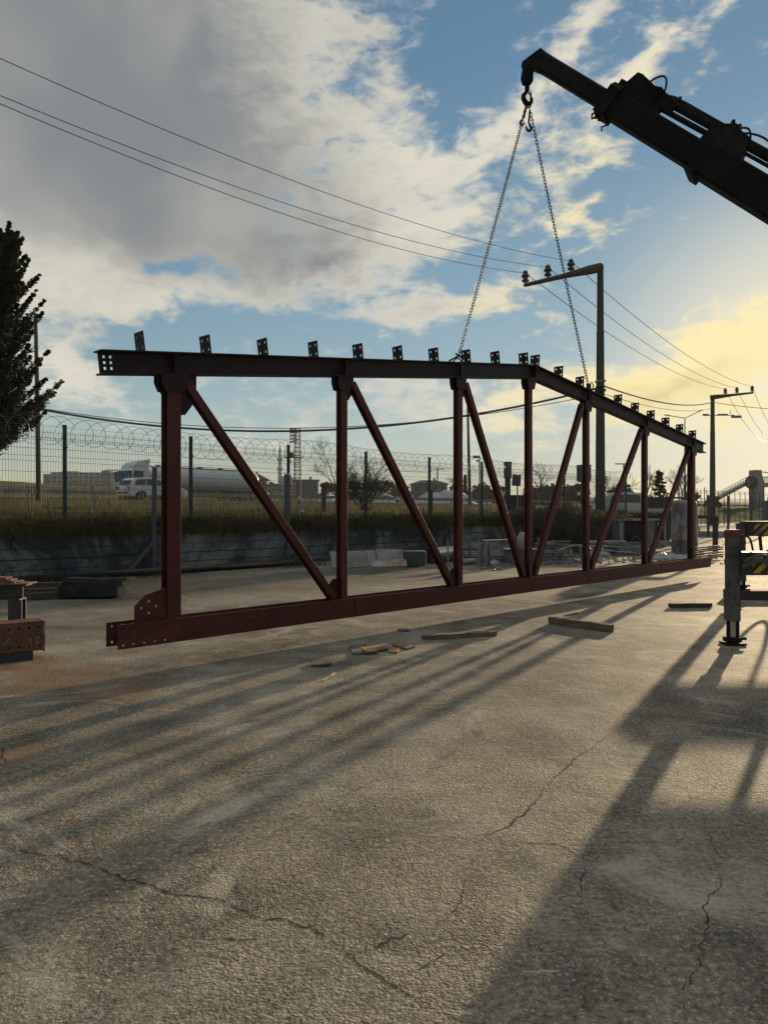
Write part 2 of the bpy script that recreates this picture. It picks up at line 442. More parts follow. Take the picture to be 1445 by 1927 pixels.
# ------------------------------------------------------------------ bank, road and hills behind the retaining wall
W0 = V((-5.98, 14.6, 0)); WD = V((0.667, 0.745, 0)); WN = V((-0.745, 0.667, 0))
def wl(s, d, z=0.0): return W0 + WD*s + WN*d + V((0, 0, z))
def sd_of(p):
    r = V((p[0], p[1], 0)) - W0
    return r.dot(WD), r.dot(WN)
def sm(x, a, b):
    t = min(1, max(0, (x-a)/(b-a))); return t*t*(3-2*t)
HOR = [(-800, 900), (0, 906), (200, 921), (500, 927), (900, 934), (1200, 939), (1330, 947), (1445, 948), (2400, 950)]
def hor_y(px):
    for (a, ya), (b, yb) in zip(HOR, HOR[1:]):
        if px <= b: return ya + (yb-ya)*max(0, (px-a))/(b-a)
    return HOR[-1][1]
WALL_END = 34.0
def terrain_z(p):
    s, d = sd_of(p)
    t = sm(s, 33, 56)
    d0 = 12*t
    dd = d - d0
    if dd < -0.01: return -0.25
    zw = 0.74 + 0.40*sm(dd, 0.0, 0.7)
    zr = -0.15 + 1.3*sm(dd, 0, 9)
    z = zw*(1-t) + zr*t
    z += (2.0-1.14)*min(1, max(0, (dd-1)/(29-d0-1)))
    if d > 41: z += 0.3*sm(d, 41, 44)
    else: z += 0.16*(mnoise.noise(V((p[0]*0.35, p[1]*0.35, 0)))*min(1, max(0, dd-0.8)/3)*min(1, max(0, (28-d)/4)))
    if d > 55:
        far = 1.25 + (963.5-hor_y(722.5 + FPX*p[0]/max(p[1], 20)))/FPX*p[1]
        far += 1.6*mnoise.noise(V((p[0]*0.013, p[1]*0.013, 3)))
        k = sm(d, 56, 190)
        z = z*(1-k) + far*k
    return z
def tz(p, dz=0.0): return V((p[0], p[1], terrain_z(p)+dz))
S = [-60+2.5*i for i in range(20)] + [-10 + 0.8*i for i in range(75)] + [50+3*i for i in range(30)] + [140+12*i for i in range(50)]
D = [0.0, 0.02, 0.2, 0.4, 0.7] + [1+0.8*i for i in range(25)] + [21+1.0*i for i in range(24)] + [46+2*i for i in range(10)] + [66+6*i for i in range(16)] + [165+25*i for i in range(24)]
te = MB()
for d in D:
    for s in S:
        te.v.append(tz(wl(s, d)))
n = len(S)
te.f = [(j*n+i, j*n+i+1, (j+1)*n+i+1, (j+1)*n+i) for j in range(len(D)-1) for i in range(n-1)]
def bank_material():
    m = bpy.data.materials.new('bank_soil'); m.use_nodes = True
    t = NT(m.node_tree); b = t.n['Principled BSDF']
    tc = t.node('ShaderNodeTexCoord').outputs['Object']
    a = t.noise(tc, 0.45, 7, 0.7, 0.8); f = t.noise(tc, 6, 6, 0.7)
    k = t.math('MULTIPLY_ADD', a, 0.6, t.math('MULTIPLY', f, 0.4))
    c = t.ramp(k, [(0.34, (0.028, 0.024, 0.013)), (0.46, (0.058, 0.053, 0.019)), (0.54, (0.095, 0.10, 0.024)), (0.68, (0.17, 0.145, 0.06))])
    t.link(c, b.inputs['Base Color']); b.inputs['Roughness'].default_value = 1.0; b.inputs['Specular IOR Level'].default_value = 0.05
    bp = t.node('ShaderNodeBump'); bp.inputs['Distance'].default_value = 0.12; t.link(t.noise(tc, 5, 7, 0.75), bp.inputs['Height']); t.link(bp.outputs[0], b.inputs['Normal'])
    return m
tag(te.build('terrain', bank_material(), smooth=True), kind='structure')
# highway: two carriageways on the bank
asph = mat('asphalt', (0.055, 0.053, 0.05), 0.9, var=0.3, scale=0.5, bump=0.3, fine=12)
for (d0, d1, nm) in ((30.0, 40.0, 'road'), (45.0, 55.0, 'road')):
    r_ = MB(); ss = [-60+6*i for i in range(110)]
    for s in ss:
        for d in (d0, d1):
            p = wl(s, d); r_.v.append(V((p.x, p.y, max(terrain_z(wl(s, d0)), terrain_z(wl(s, d1)))+0.03)))
    r_.f = [(2*i, 2*i+1, 2*i+3, 2*i+2) for i in range(len(ss)-1)]
    tag(r_.build(nm, asph), kind='structure')

# ------------------------------------------------------------------ retaining wall
def wall_material():
    m = bpy.data.materials.new('stained_wall'); m.use_nodes = True
    t = NT(m.node_tree); b = t.n['Principled BSDF']
    tc = t.node('ShaderNodeTexCoord').outputs['Object']
    a = t.noise(tc, 0.62, 6, 0.68, 1.0); st = t.noise(tc, 2.2, 7, 0.72, 0.6)
    c = t.ramp(a, [(0.34, (0.024, 0.026, 0.032)), (0.46, (0.070, 0.071, 0.072)), (0.55, (0.16, 0.155, 0.142)), (0.68, (0.29, 0.28, 0.25))])
    c = t.mix(t.rng(st, 0.50, 0.66, 0, 0.65), c, (0.035, 0.033, 0.026))
    sp = t.node('ShaderNodeSeparateXYZ'); t.link(tc, sp.inputs[0])
    # damp mossy streaks running down from the grass
    mp = t.node('ShaderNodeMapping'); mp.inputs['Scale'].default_value = (2.2, 2.2, 0.25); t.link(tc, mp.inputs[0])
    run = t.math('MULTIPLY', t.rng(t.noise(mp.outputs[0], 1.6, 7, 0.75), 0.52, 0.70), t.rng(sp.outputs[2], 0.1, 0.8))
    c = t.mix(t.math('MULTIPLY', run, 0.75), c, (0.025, 0.028, 0.012))
    t.link(c, b.inputs['Base Color']); b.inputs['Roughness'].default_value = 0.95; b.inputs['Specular IOR Level'].default_value = 0.15
    bp = t.node('ShaderNodeBump'); bp.inputs['Distance'].default_value = 0.03; t.link(t.noise(tc, 7, 7, 0.75), bp.inputs['Height']); t.link(bp.outputs[0], b.inputs['Normal'])
    return m
wr = empty('retaining_wall', W0, math.atan2(WD.y, WD.x), 'grey stained concrete retaining wall below the wire fence with weeds hanging over it', 'wall')
wm = MB(); rw = random.Random(5)
# board marked courses, each a few millimetres off its neighbours, in cast lengths
zc = [-0.1, 0.16, 0.36, 0.56, 0.77]
for zi in range(4):
    x = -45.0
    while x < WALL_END:
        L = rw.uniform(2.2, 4.6); x1 = min(WALL_END, x+L)
        off = rw.uniform(-0.020, 0.020)
        wm.box(((x+x1)/2, 0.12+off, (zc[zi]+zc[zi+1])/2 + rw.uniform(-.004,.004)), (x1-x-0.022, 0.26, zc[zi+1]-zc[zi]-0.016))
        x = x1
wm.build('wall_face', wall_material(), wr)
core_ = MB(); core_.box(((WALL_END-45)/2, 0.16, 0.32), (WALL_END+45, 0.2, 0.84)); core_.build('wall_core', mat('wall_joint', (0.03, 0.03, 0.028), 1.0), wr)
ft = MB(); ft.box(((WALL_END-45)/2, -0.30, 0.035), (WALL_END+45, 0.22, 0.07)); ft.build('footing', mat('footing', (0.045, 0.045, 0.045), 0.95), wr)
# ------------------------------------------------------------------ the hanging steel roof truss
TA = V((-2.11, 5.78, 0.19)); TU = V((0.693, 0.721, 0)).normalized(); TROT = math.atan2(TU.y, TU.x)
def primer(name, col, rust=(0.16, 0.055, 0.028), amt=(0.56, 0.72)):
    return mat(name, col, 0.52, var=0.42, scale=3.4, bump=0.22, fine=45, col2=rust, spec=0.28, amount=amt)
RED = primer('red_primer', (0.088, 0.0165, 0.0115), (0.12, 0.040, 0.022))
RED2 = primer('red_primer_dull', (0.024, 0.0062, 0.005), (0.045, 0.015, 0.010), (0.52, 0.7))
truss = empty('roof_truss', TA, TROT, 'long dark red primed steel roof truss hanging level from the two crane chains', 'roof truss')
Lx, Lz = V((1,0,0)), V((0,0,1)); Ly = V((0,1,0))
L_TOT = 12.06; MIDX = 5.93
BC = 0.19                       # bottom chord depth
# bottom chord: H section on its side, flanges upright front and back, web level between
bc = MB(); tf, fw = 0.013, 0.19
us = [0.0, 0.035, 0.055, 0.12, 0.14, 0.21, 0.23, 0.30, 0.32, 0.39, 0.41, L_TOT]
ws = [0, 0.022, 0.042, 0.148, 0.168, BC]
holes = {(i, j) for i in (1, 3, 5, 7, 9) for j in (1, 3)}
for y in (-fw/2, fw/2):
    bc.holeplate((0, y, 0), Lx, Lz, Ly, us, ws, holes, tf)
bc.box((L_TOT/2, 0, BC/2), (L_TOT-0.12, fw-tf-0.002, 0.010))
bc.build('bottom_chord', RED, truss)
def scuff(x, z, L, ang, w_=0.004):
    m = MB(); c, s_ = math.cos(ang), math.sin(ang)
    m.prism([(0,0),(L*c-w_*s_*.3,L*s_),(L*c*0.97-w_*s_,L*s_+w_*c),(-w_*s_,w_*c)], V((x, -fw/2-tf/2-0.0012, z)), Lx, Lz, Ly, 0.0012); m.build('chalk_scuff', mat('scuff_pale', (0.16,0.085,0.07), 0.9, var=0.4, scale=20, bump=0), truss)
rsc = random.Random(8)
for k in range(16): scuff(rsc.uniform(0.5, 11.6), rsc.uniform(0.02, 0.15), rsc.uniform(0.03, 0.16), rsc.uniform(-0.5, 0.5), rsc.uniform(0.002, 0.006))
for x in (2.52, 7.3):
    sp_ = MB(); sp_.box((x, -fw/2-tf/2-0.003, BC/2), (0.006, 0.004, BC-0.004)); sp_.build('weld_seam', RED2, truss)
# top chord
def ztop(x):
    zl, zk, zr = 2.30, 3.045, 2.38          # above the bottom of the truss
    return zl + (zk-zl)*(x+0.1)/(MIDX+0.1) if x <= MIDX else zk + (zr-zk)*(x-MIDX)/(11.95-MIDX)
TD = 0.185; TW = 0.13
def rafter(x0, x1, endholes):
    m = MB()
    a, b = V((x0, 0, ztop(x0))), V((x1, 0, ztop(x1)))
    d = (b-a).normalized(); up = V((-d.z, 0, d.x)); L = (b-a).length
    for o in (0.006, TD-0.006):
        m.prism([(0, -TW/2), (L, -TW/2), (L, TW/2), (0, TW/2)], a - up*o, d, Ly, up, 0.012)
    us = [0, 0.035, 0.057, 0.088, 0.110, L]; ws = [0.012, 0.038, 0.060, 0.082, 0.104, 0.126, 0.148, TD-0.012]
    ws = [-(TD) + w_ for w_ in ws]
    hs = {(i, j) for i in (1, 3) for j in (1, 3, 5)} if endholes else set()
    m.holeplate(a, d, up, Ly, us, ws, hs, 0.009)
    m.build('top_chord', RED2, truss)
    return d, up
dL, uL = rafter(-0.12, MIDX, True)
dR, uR = rafter(MIDX+0.001, 11.95, False)
rp = MB(); rp.prism([(0,0),(0,-TD),(0.012,-TD),(0.012,0)], V((MIDX-0.006,0,ztop(MIDX)+0.002)), Lx, Lz, Ly, TW+0.012); rp.build('ridge_plate', RED2, truss)
# posts: H sections, heavier at both ends
PX = [(0.51, 0.122), (2.43, 0.082), (4.32, 0.082), (5.84, 0.082), (7.39, 0.082), (9.37, 0.082), (11.36, 0.122)]
def hsec(m, p0, p1, h, b, tw=0.008, tfl=0.011):
    """H section: flanges face across the truss, web in the truss plane"""
    p0 = V(p0); p1 = V(p1); d = (p1-p0).normalized(); side = d.cross(Ly).normalized()
    for s_ in (-1, 1):
        m.bar(p0 + Ly*(s_*(h-tfl)/2), p1 + Ly*(s_*(h-tfl)/2), b, tfl, up=Ly)
    m.bar(p0, p1, tw, h-2*tfl, up=Ly)
def ch_bottom(x): return ztop(x) - TD/ (uL.z if x <= MIDX else uR.z)
for x, b in PX:
    m = MB(); hsec(m, (x, 0, BC-0.03), (x, 0, ch_bottom(x)+0.0), 0.11 if b > 0.1 else 0.082, b, 0.009, 0.011)
    m.build('post', RED, truss, bevel=0.0025)
# diagonals and their gusset plates
DG = [(0.51, 2.43, 1), (2.43, 4.32, 1), (4.32, 5.84, 1), (7.39, 5.84, -1), (9.37, 7.39, -1), (11.36, 9.37, -1)]
for xt, xb, sg in DG:
    p1 = V((xt + sg*0.125, 0, ch_bottom(xt + sg*0.125) - 0.06)); p0 = V((xb - sg*0.13, 0, BC+0.01))
    m = MB(); hsec(m, p0, p1, 0.078, 0.072, 0.007, 0.009)
    m.build('diagonal', RED, truss, bevel=0.0025)
def gusset(pts, y=0.0, t=0.012, name='gusset_plate', mt=RED2):
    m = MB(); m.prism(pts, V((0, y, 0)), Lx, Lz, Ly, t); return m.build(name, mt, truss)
for i, (x, b) in enumerate(PX):
    zc_ = lambda xx: ch_bottom(xx) - 0.001
    sg = 0 if i == 3 else (1 if i < 3 else -1)
    a_, w_, hs_, hb_ = (0.12, 0.235, 0.17, 0.33) if b > 0.1 else (0.105, 0.16, 0.14, 0.235)
    if i == 3: w_, hb_ = a_, hs_
    q = [(-a_, 0), (-a_, -hs_*0.62), (-a_+0.04, -hs_), (0.0, -hs_), (0.0, -hb_), (w_*0.55, -hb_), (w_, -hb_*0.62), (w_, 0)]
    pts = [(x + (u_ if sg >= 0 else -u_), zc_(x + (u_ if sg >= 0 else -u_)) + v_) for u_, v_ in q]
    gusset(pts)
    # cap plates on the flange faces that hug the post head
    h2 = 0.042 if b < 0.1 else 0.056
    for s_ in (-1, 1):
        wcap = 0.095 if b < 0.1 else 0.12
        c = [(x-wcap, zc_(x-wcap)), (x-wcap, zc_(x)-0.07), (x-wcap*0.72, zc_(x)-0.14), (x+wcap*0.72, zc_(x)-0.14), (x+wcap, zc_(x)-0.07), (x+wcap, zc_(x+wcap))]
        gusset(c, s_*(h2+0.006), 0.010, 'cap_plate')
    # foot gusset
    f0, f1 = (0.21, 0.06) if sg > 0 else ((0.06, 0.21) if sg < 0 else (0.21, 0.21))
    if i == 0: continue
    if i == 6: f0, f1 = 0.10, 0.12
    gusset([(x-f0, BC-0.02), (x-f0, BC+0.10), (x-f0*0.6, BC+0.20), (x+f1*0.6, BC+0.20), (x+f1, BC+0.10), (x+f1, BC-0.02)], 0, 0.012)
# big seat bracket beside the first post, with four bolt holes
br = MB()
br.prism([(0.17, BC-0.02), (0.17, BC+0.125), (0.26, BC+0.205), (0.40, BC+0.245), (0.455, BC+0.25), (0.455, BC-0.02)], V((0, -0.03, 0)), Lx, Lz, Ly, 0.014)
bro = br.build('seat_bracket', RED, truss, bevel=0.002)
for (x, z) in ((0.225, 0.105), (0.288, 0.155), (0.288, 0.060), (0.352, 0.110)):
    hb = MB(); hb.lathe((x, -0.0375, BC+z), [(0.011, 0), (0.011, 0.002)], 8, M=Matrix.Rotation(R(90), 3, 'X'))
    hb.build('bolt_hole', mat('pale_hole', (0.42, 0.36, 0.30), 0.8, bump=0), bro)
# purlin cleats: square plates with four holes standing across the top chord
cl = MB(); cw, chh = 0.14, 0.158
uc = [-cw/2, -0.052, -0.030, 0.030, 0.052, cw/2]; wc = [-0.004, 0.024, 0.046, 0.108, 0.130, chh]
cl.holeplate((0,0,0), Ly, Lz, Lx, uc, wc, {(1,1),(3,1),(1,3),(3,3)}, 0.010)
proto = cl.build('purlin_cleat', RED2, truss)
xs = [0.24+0.606*k for k in range(10)]
xs[-1] = 5.73
xs += [5.99] + [6.60+0.6*k for k in range(9)]
rcl = random.Random(9)
for k, x in enumerate(xs):
    o = proto if k == 0 else proto.copy()
    if k: C.objects.link(o); o.parent = truss
    o.location = (x, 0, ztop(x)-0.002)
    d = dL if x <= MIDX else dR
    o.rotation_euler = (R(rcl.uniform(-1.2, 1.2)), -math.atan2(d.z, d.x), R(rcl.uniform(-4, 4)))
# stiffeners
for x in (0.51, 2.43, 4.32, 7.39, 9.37, 11.36):
    for s_ in (-1, 1):
        st = MB(); st.box((x, s_*0.040, ztop(x)-TD/2), (0.010, 0.054, TD-0.028))
        st.build('stiffener', RED2, truss)

# ------------------------------------------------------------------ chain sling
STEEL = mat('dark_chain', (0.022, 0.020, 0.019), 0.6, 0.2, var=0.3, bump=0.1)
T2W = Matrix.Translation(TA) @ Matrix.Rotation(TROT, 4, 'Z')
def tw(x, y, z): return T2W @ V((x, y, z))
APX = V((1.925, 9.985, 6.72))
sling = empty('chain_sling', APX, 0, 'two leg lifting chain running from the crane hook down to the truss top chord', 'chain')
def link_mesh(m, c, d, side, L, W, r, n=14, k=5):
    nrm = d.cross(side).normalized(); pts = []
    for i in range(n):
        t = 2*PI*i/n; u = math.cos(t); v = math.sin(t)
        pts.append(c + d*(u*(W/2) + math.copysign((L-W)/2, u)*(1 if abs(u) > 1e-6 else 0)) + side*(v*(W/2)))
    vs = []; fs = []
    for i in range(n):
        tg = (pts[(i+1) % n] - pts[i-1]).normalized(); a = nrm; b = tg.cross(nrm).normalized()
        for j in range(k):
            q = 2*PI*j/k; vs.append(pts[i] + a*(r*math.cos(q)) + b*(r*math.sin(q)))
    for i in range(n):
        for j in range(k):
            i2 = (i+1) % n; j2 = (j+1) % k
            fs.append((i*k+j, i*k+j2, i2*k+j2, i2*k+j))
    m.add(vs, fs)
def chain(p0, p1, name, sag=0.0, par=None, pitch=0.042, r=0.0052):
    p0, p1 = V(p0)-APX, V(p1)-APX
    m = MB(); n = int((p1-p0).length/pitch)
    P = [p0.lerp(p1, i/n) - V((0,0,sag*4*(i/n)*(1-i/n))) for i in range(n+1)]
    for i in range(n):
        d = (P[i+1]-P[i]).normalized(); a, b = perp(d)
        s_ = (a*0.8+b*0.6) if i % 2 else (a*-0.6+b*0.8)
        link_mesh(m, (P[i]+P[i+1])/2, d, s_, pitch*1.44, 0.029, r)
    return m.build(name, STEEL, par or sling)
AL = tw(4.30, -0.02, ztop(4.30)+0.05); AR = tw(7.43, -0.02, ztop(7.43)+0.06)
ml = MB(); link_mesh(ml, V((0,0,0.06)), V((0,0,1)), V((0.9,0.43,0)).normalized(), 0.21, 0.10, 0.011, 18, 6); ml.build('master_link', STEEL, sling)
tL = APX + V((-0.03, -0.03, -0.06)); tR = APX + V((0.04, 0.04, -0.05))
chain(tL, AL, 'chain_leg', 0.03); chain(tR, AR, 'chain_leg', 0.03)
def hook_shape(m, c, ax, up, s):
    pts = [(0.0, 0.9), (0.0, 0.45), (-0.12, 0.25), (-0.30, 0.05), (-0.33, -0.18), (-0.18, -0.40), (0.06, -0.46), (0.28, -0.32), (0.36, -0.08), (0.34, 0.06)]
    rr = [0.10, 0.11, 0.13, 0.15, 0.16, 0.17, 0.16, 0.13, 0.09, 0.04]
    m.path([c + ax*(x*s) + up*(y*s) for x, y in pts], [q*s for q in rr], 8)
ax_ = V((0.9, 0.43, 0)).normalized()
h1 = MB()
h1.tube(V((-0.03,-0.02,-0.06)), V((-0.06,-0.03,-0.20)), 0.018); hook_shape(h1, V((-0.075,-0.03,-0.25)), ax_, V((0.15,0,1)).normalized(), 0.10)
h1.build('grab_hook', STEEL, sling, smooth=True)
h2 = MB(); h2.tube(V((0.03,0.0,-0.08)), V((0.02,0.0,-0.22)), 0.014); hook_shape(h2, V((0.015,0.0,-0.30)), ax_*-1, Lz, 0.12)
h2.build('grab_hook', STEEL, sling, smooth=True)
# chain wrapped round the chord and the bar that locks it
for A_, x in ((AL, 4.30), (AR, 7.43)):
    wv = MB(); zt = ztop(x); yw = TW/2+0.012
    loop = [(x-0.02, -0.02, zt+0.05), (x-0.02, -yw, zt+0.012), (x-0.01, -yw, zt-TD/2), (x, -yw, zt-TD-0.012), (x, yw, zt-TD-0.012), (x, yw, zt+0.012), (x-0.02, -0.02, zt+0.05)]
    wv.path([tw(*p)-APX for p in loop], 0.008, 6); wv.build('chain_wrap', STEEL, sling)
hk = MB()
hk.tube(tw(4.22,-0.05,ztop(4.3)+0.085)-APX, tw(4.48,-0.04,ztop(4.4)+0.012)-APX, 0.012); hk.tube(tw(4.12,-0.03,ztop(4.1)+0.015)-APX, tw(4.30,-0.02,ztop(4.3)+0.075)-APX, 0.011)
hk.build('locking_bar', STEEL, sling)
sk = MB(); a_ = tw(7.47, 0.0, ztop(7.47)+0.055)-APX
sk.box(a_, (0.06, 0.05, 0.11)); sk.path([a_+V((0.03,0,0.05)), a_+V((0.05,0.02,0.09)), a_+V((0.07,0,0.03)), a_+V((0.06,0,-0.04))], 0.009)
sk.build('shackle', STEEL, sling)
# ------------------------------------------------------------------ crane truck: stands to the right, only its boom and outriggers reach into the view
CR = V((7.7, 7.2, 0))
truck = empty('crane_truck', CR, 0, 'dark loader crane truck with boom raised over the truss and outriggers on the yard', 'crane truck')
BLK = mat('boom_paint', (0.005, 0.0055, 0.005), 0.75, var=0.3, scale=1.5, bump=0.08, col2=(0.012, 0.011, 0.010), spec=0.1)
BLK2 = mat('boom_paint_worn', (0.009, 0.009, 0.008), 0.75, var=0.35, scale=2.5, bump=0.1, col2=(0.022, 0.019, 0.015), spec=0.12)
RUB = mat('hose_rubber', (0.012, 0.012, 0.012), 0.6, bump=0.05)
GRN = mat('outrigger_green', (0.026, 0.028, 0.020), 0.5, var=0.3, scale=2.5, bump=0.1, col2=(0.05, 0.042, 0.03))
OXR = mat('outrigger_brown', (0.12, 0.092, 0.080), 0.6, var=0.3, scale=3, bump=0.15, col2=(0.045, 0.036, 0.032))
REDC = mat('red_cap', (0.12, 0.026, 0.025), 0.55, var=0.25, scale=4, bump=0.1)
CHR = mat('chrome_rod', (0.55, 0.53, 0.50), 0.18, 1.0, var=0.1, bump=0.0)
YEL = mat('hazard_yellow', (0.55, 0.33, 0.035), 0.6, var=0.25, scale=6, bump=0.05, col2=(0.20, 0.12, 0.03))
B0 = V((2.035, 10.0, 7.345)) - CR
BD = V((0.6416, -0.3773, -0.6676)); BU = V((0.575, -0.338, 0.7437)).normalized(); BS = BD.cross(BU).normalized()
def bp(t, u=0.0, s=0.0): return B0 + BD*t + BU*u + BS*s
def bseg(name, t0, t1, h, w, m=BLK, par=truck, ch=0.03):
    mb = MB()
    o = [(-w/2, -h/2+ch), (-w/2+ch, -h/2), (w/2-ch, -h/2), (w/2, -h/2+ch), (w/2, h/2-ch), (w/2-ch, h/2), (-w/2+ch, h/2), (-w/2, h/2-ch)]
    mb.prism(o, (bp(t0)+bp(t1))/2, BS, BU, BD, t1-t0)
    return mb.build(name, m, par)
outer = bseg('boom_extension', 0.06, 1.9, 0.225, 0.17)
hd = MB()
hd.prism([(0.0, 0.125), (0.10, 0.118), (0.22, 0.114), (0.22, -0.114), (0.10, -0.118), (0.02, -0.125), (-0.03, -0.165), (-0.085, -0.185), (-0.115, -0.13), (-0.09, -0.06)], bp(0.0), BD, BU, BS, 0.10)
for s_ in (-1, 1):
    hd.prism([(-0.02, -0.06), (0.06, 0.0), (0.16, -0.02), (0.16, -0.112), (0.02, -0.13), (-0.075, -0.17), (-0.105, -0.12)], bp(0.0, 0, s_*0.065), BD, BU, BS, 0.016)
hd.path([bp(0.02, -0.12), bp(0.03, -0.22, 0.02), bp(0.00, -0.24, 0.02)] + [bp(-0.02, -0.20)], 0.011)
hd.build('boom_head', BLK, outer)
mainb = bseg('boom_section', 1.27, 2.85, 0.315, 0.25)
th = bseg('boom_section', 2.74, 4.6, 0.38, 0.30)
rt = bseg('boom_section', 4.5, 7.5, 0.44, 0.36)
# collar and brackets at the mouth of the middle section
co = MB()
co.prism([(-0.16,-0.19),(0.16,-0.19),(0.17,0.15),(0.10,0.215),(-0.10,0.215),(-0.17,0.15)], bp(1.33), BS, BU, BD, 0.16)
co.box(bp(1.30, -0.19, 0.06), (0.06,0.05,0.09)); co.box(bp(1.27, -0.16, -0.10), (0.06,0.06,0.08))
co.path([bp(1.24,-0.13), bp(1.20,-0.21), bp(1.235,-0.25), bp(1.27,-0.2)], 0.014); co.path([bp(1.42,-0.15), bp(1.47,-0.22), bp(1.42,-0.27), bp(1.46,-0.31)], 0.012)
co.build('boom_collar', BLK, mainb)
c2 = MB(); c2.prism([(-0.20,-0.225),(0.20,-0.225),(0.20,-0.17),(-0.20,-0.17)], bp(2.80), BS, BU, BD, 0.11); c2.build('wear_pad', BLK2, th)
rib = MB()
for t in (1.9, 2.3):
    rib.prism([(-0.129,-0.10),(-0.122,-0.10),(-0.122,0.10),(-0.129,0.10)], bp(t+0.3), BS, BU, BD, 1.6 if t < 2 else 0.02)
rib.build('side_rail', BLK2, mainb)
# extension rams lying on top of the boom
rm = MB(); rm.path([bp(1.55,0.345), bp(4.5,0.40)], 0.062, 12)
ram = rm.build('extension_ram', BLK, truck, smooth=True)
rr_ = MB(); rr_.path([bp(1.5,0.235,0.03), bp(4.1,0.30,0.03)], 0.022, 8); rr_.path([bp(1.6,0.225,-0.05), bp(2.9,0.262,-0.05)], 0.014, 8); rr_.build('ram_rod', BLK2, ram, smooth=True)
bk = MB()
bk.prism([(-0.14,-0.02),(-0.05,0.26),(0.02,0.27),(0.40,0.20),(0.46,0.10),(0.46,0.0),(0.2,-0.03)], bp(1.47,0.17), BD, BU, BS, 0.17)
bk.box(bp(1.36,0.24), (0.16,0.14,0.10), M=Matrix((BD,BS,BU)).transposed())
bk.prism([(0.16,0.20),(0.34,0.25),(0.62,0.16),(0.62,0.08),(0.30,0.08)], bp(1.47,0.17,0.04), BD, BU, BS, 0.09)
bk.build('ram_bracket', BLK, ram)
b2 = MB()
b2.prism([(0,0.0),(0.02,0.20),(0.20,0.31),(0.48,0.28),(0.56,0.06),(0.50,-0.02)], bp(2.62,0.15), BD, BU, BS, 0.16)
b2.box(bp(2.85,0.47), (0.09,0.06,0.05), M=Matrix((BD,BS,BU)).transposed()); b2.box(bp(2.80,0.49), (0.03,0.05,0.06)); b2.box(bp(2.90,0.48), (0.03,0.05,0.07))
b2.build('ram_bracket', BLK2, ram)
hs = MB()
def arch(t0, u0, t1, u1, hgt, r, s=0.03):
    pts = []
    for k in range(13):
        f = k/12; pts.append(bp(t0+(t1-t0)*f, u0+(u1-u0)*f+hgt*math.sin(PI*f)**0.8, s))
    hs.path(pts, r, 6)
arch(1.36, 0.27, 1.52, 0.36, 0.10, 0.012); arch(1.62, 0.42, 1.86, 0.40, 0.13, 0.013, 0.05); arch(2.90, 0.44, 3.12, 0.40, 0.085, 0.013); arch(3.0, 0.43, 3.5, 0.41, 0.075, 0.013, 0.06)
arch(1.9, 0.38, 2.2, 0.40, 0.03, 0.010); arch(2.62, 0.30, 2.58, -0.05, 0.02, 0.008, -0.14)
hs.path([bp(2.05,0.405,0.05), bp(2.2,0.415,0.05), bp(2.5,0.415,0.05), bp(2.8,0.42,0.05)], 0.012); hs.box(bp(2.08,0.425,0.05),(0.03,0.03,0.03))
hs.build('hydraulic_hose', RUB, ram)
# column and main arm, out of the picture
cm = MB(); root = bp(7.3)
cm.lathe((root.x+0.2, root.y-0.1, 0), [(0.34,0.95),(0.34,1.3),(0.26,1.35),(0.24,2.4),(0.3,2.45),(0.3,2.62)], 16)
cm.bar((root.x+0.2, root.y-0.1, 2.5), root, 0.36, 0.4); cm.build('crane_column', BLK2, truck)
# truck body
M_CAB = mat('cab_white', (0.55, 0.55, 0.53), 0.4, var=0.1, bump=0.03)
ch = MB()
for x in (-0.45, 0.45): ch.box((0.55+x, -0.5, 0.80), (0.12, 8.2, 0.26))
ch.box((0.55, 1.2, 1.02), (2.4, 4.6, 0.10)); ch.build('chassis', GRN, truck)
cb = MB(); cb.prism([(0,0.55),(0,1.6),(0.35,2.75),(1.9,2.75),(1.9,0.55)], V((0.55,-4.7,0)), Ly, Lz, Lx, 2.35); cb.build('cab', M_CAB, truck, bevel=0.05)
gl = MB(); gl.prism([(0.10,1.65),(0.40,2.60),(0.42,2.60),(0.13,1.65)], V((0.55,-4.75,0)), Ly, Lz, Lx, 2.1)
for x in (-0.64, 1.74): gl.prism([(0.5,1.6),(0.62,2.5),(1.5,2.5),(1.5,1.6)], V((x,-4.7,0)), Ly, Lz, Lx, 0.02)
gl.build('windscreen', mat('dark_glass', (0.02,0.025,0.03), 0.08, spec=0.6, bump=0), truck)
def wheel(parent, c, r, w, axis, twin=False, nm='wheel'):
    M = Matrix((perp(axis)[0], perp(axis)[1], axis)).transposed()
    a = MB(); a.lathe((0,0,0), [(r*0.62,-w/2),(r*0.93,-w/2),(r,-w*0.36),(r,w*0.36),(r*0.93,w/2),(r*0.62,w/2)], 20, M=M)
    o = a.build(nm, mat('tyre', (0.016,0.016,0.016), 0.85, bump=0.2), parent, loc=c)
    b = MB(); b.lathe((0,0,0), [(0.02,-w*0.40),(r*0.2,-w*0.42),(r*0.5,-w*0.30),(r*0.63,-w*0.46),(r*0.63,w*0.46),(r*0.5,w*0.30),(r*0.2,w*0.42),(0.02,w*0.40)], 14, M=M)
    b.build('rim', mat('wheel_rim', (0.35,0.35,0.34), 0.4, 0.6, bump=0), o); return o
for y in (-3.7, 1.6, 2.9):
    for x in (-0.45, 1.55): wheel(truck, (x, y, 0.5), 0.5, 0.32, V((1,0,0)))
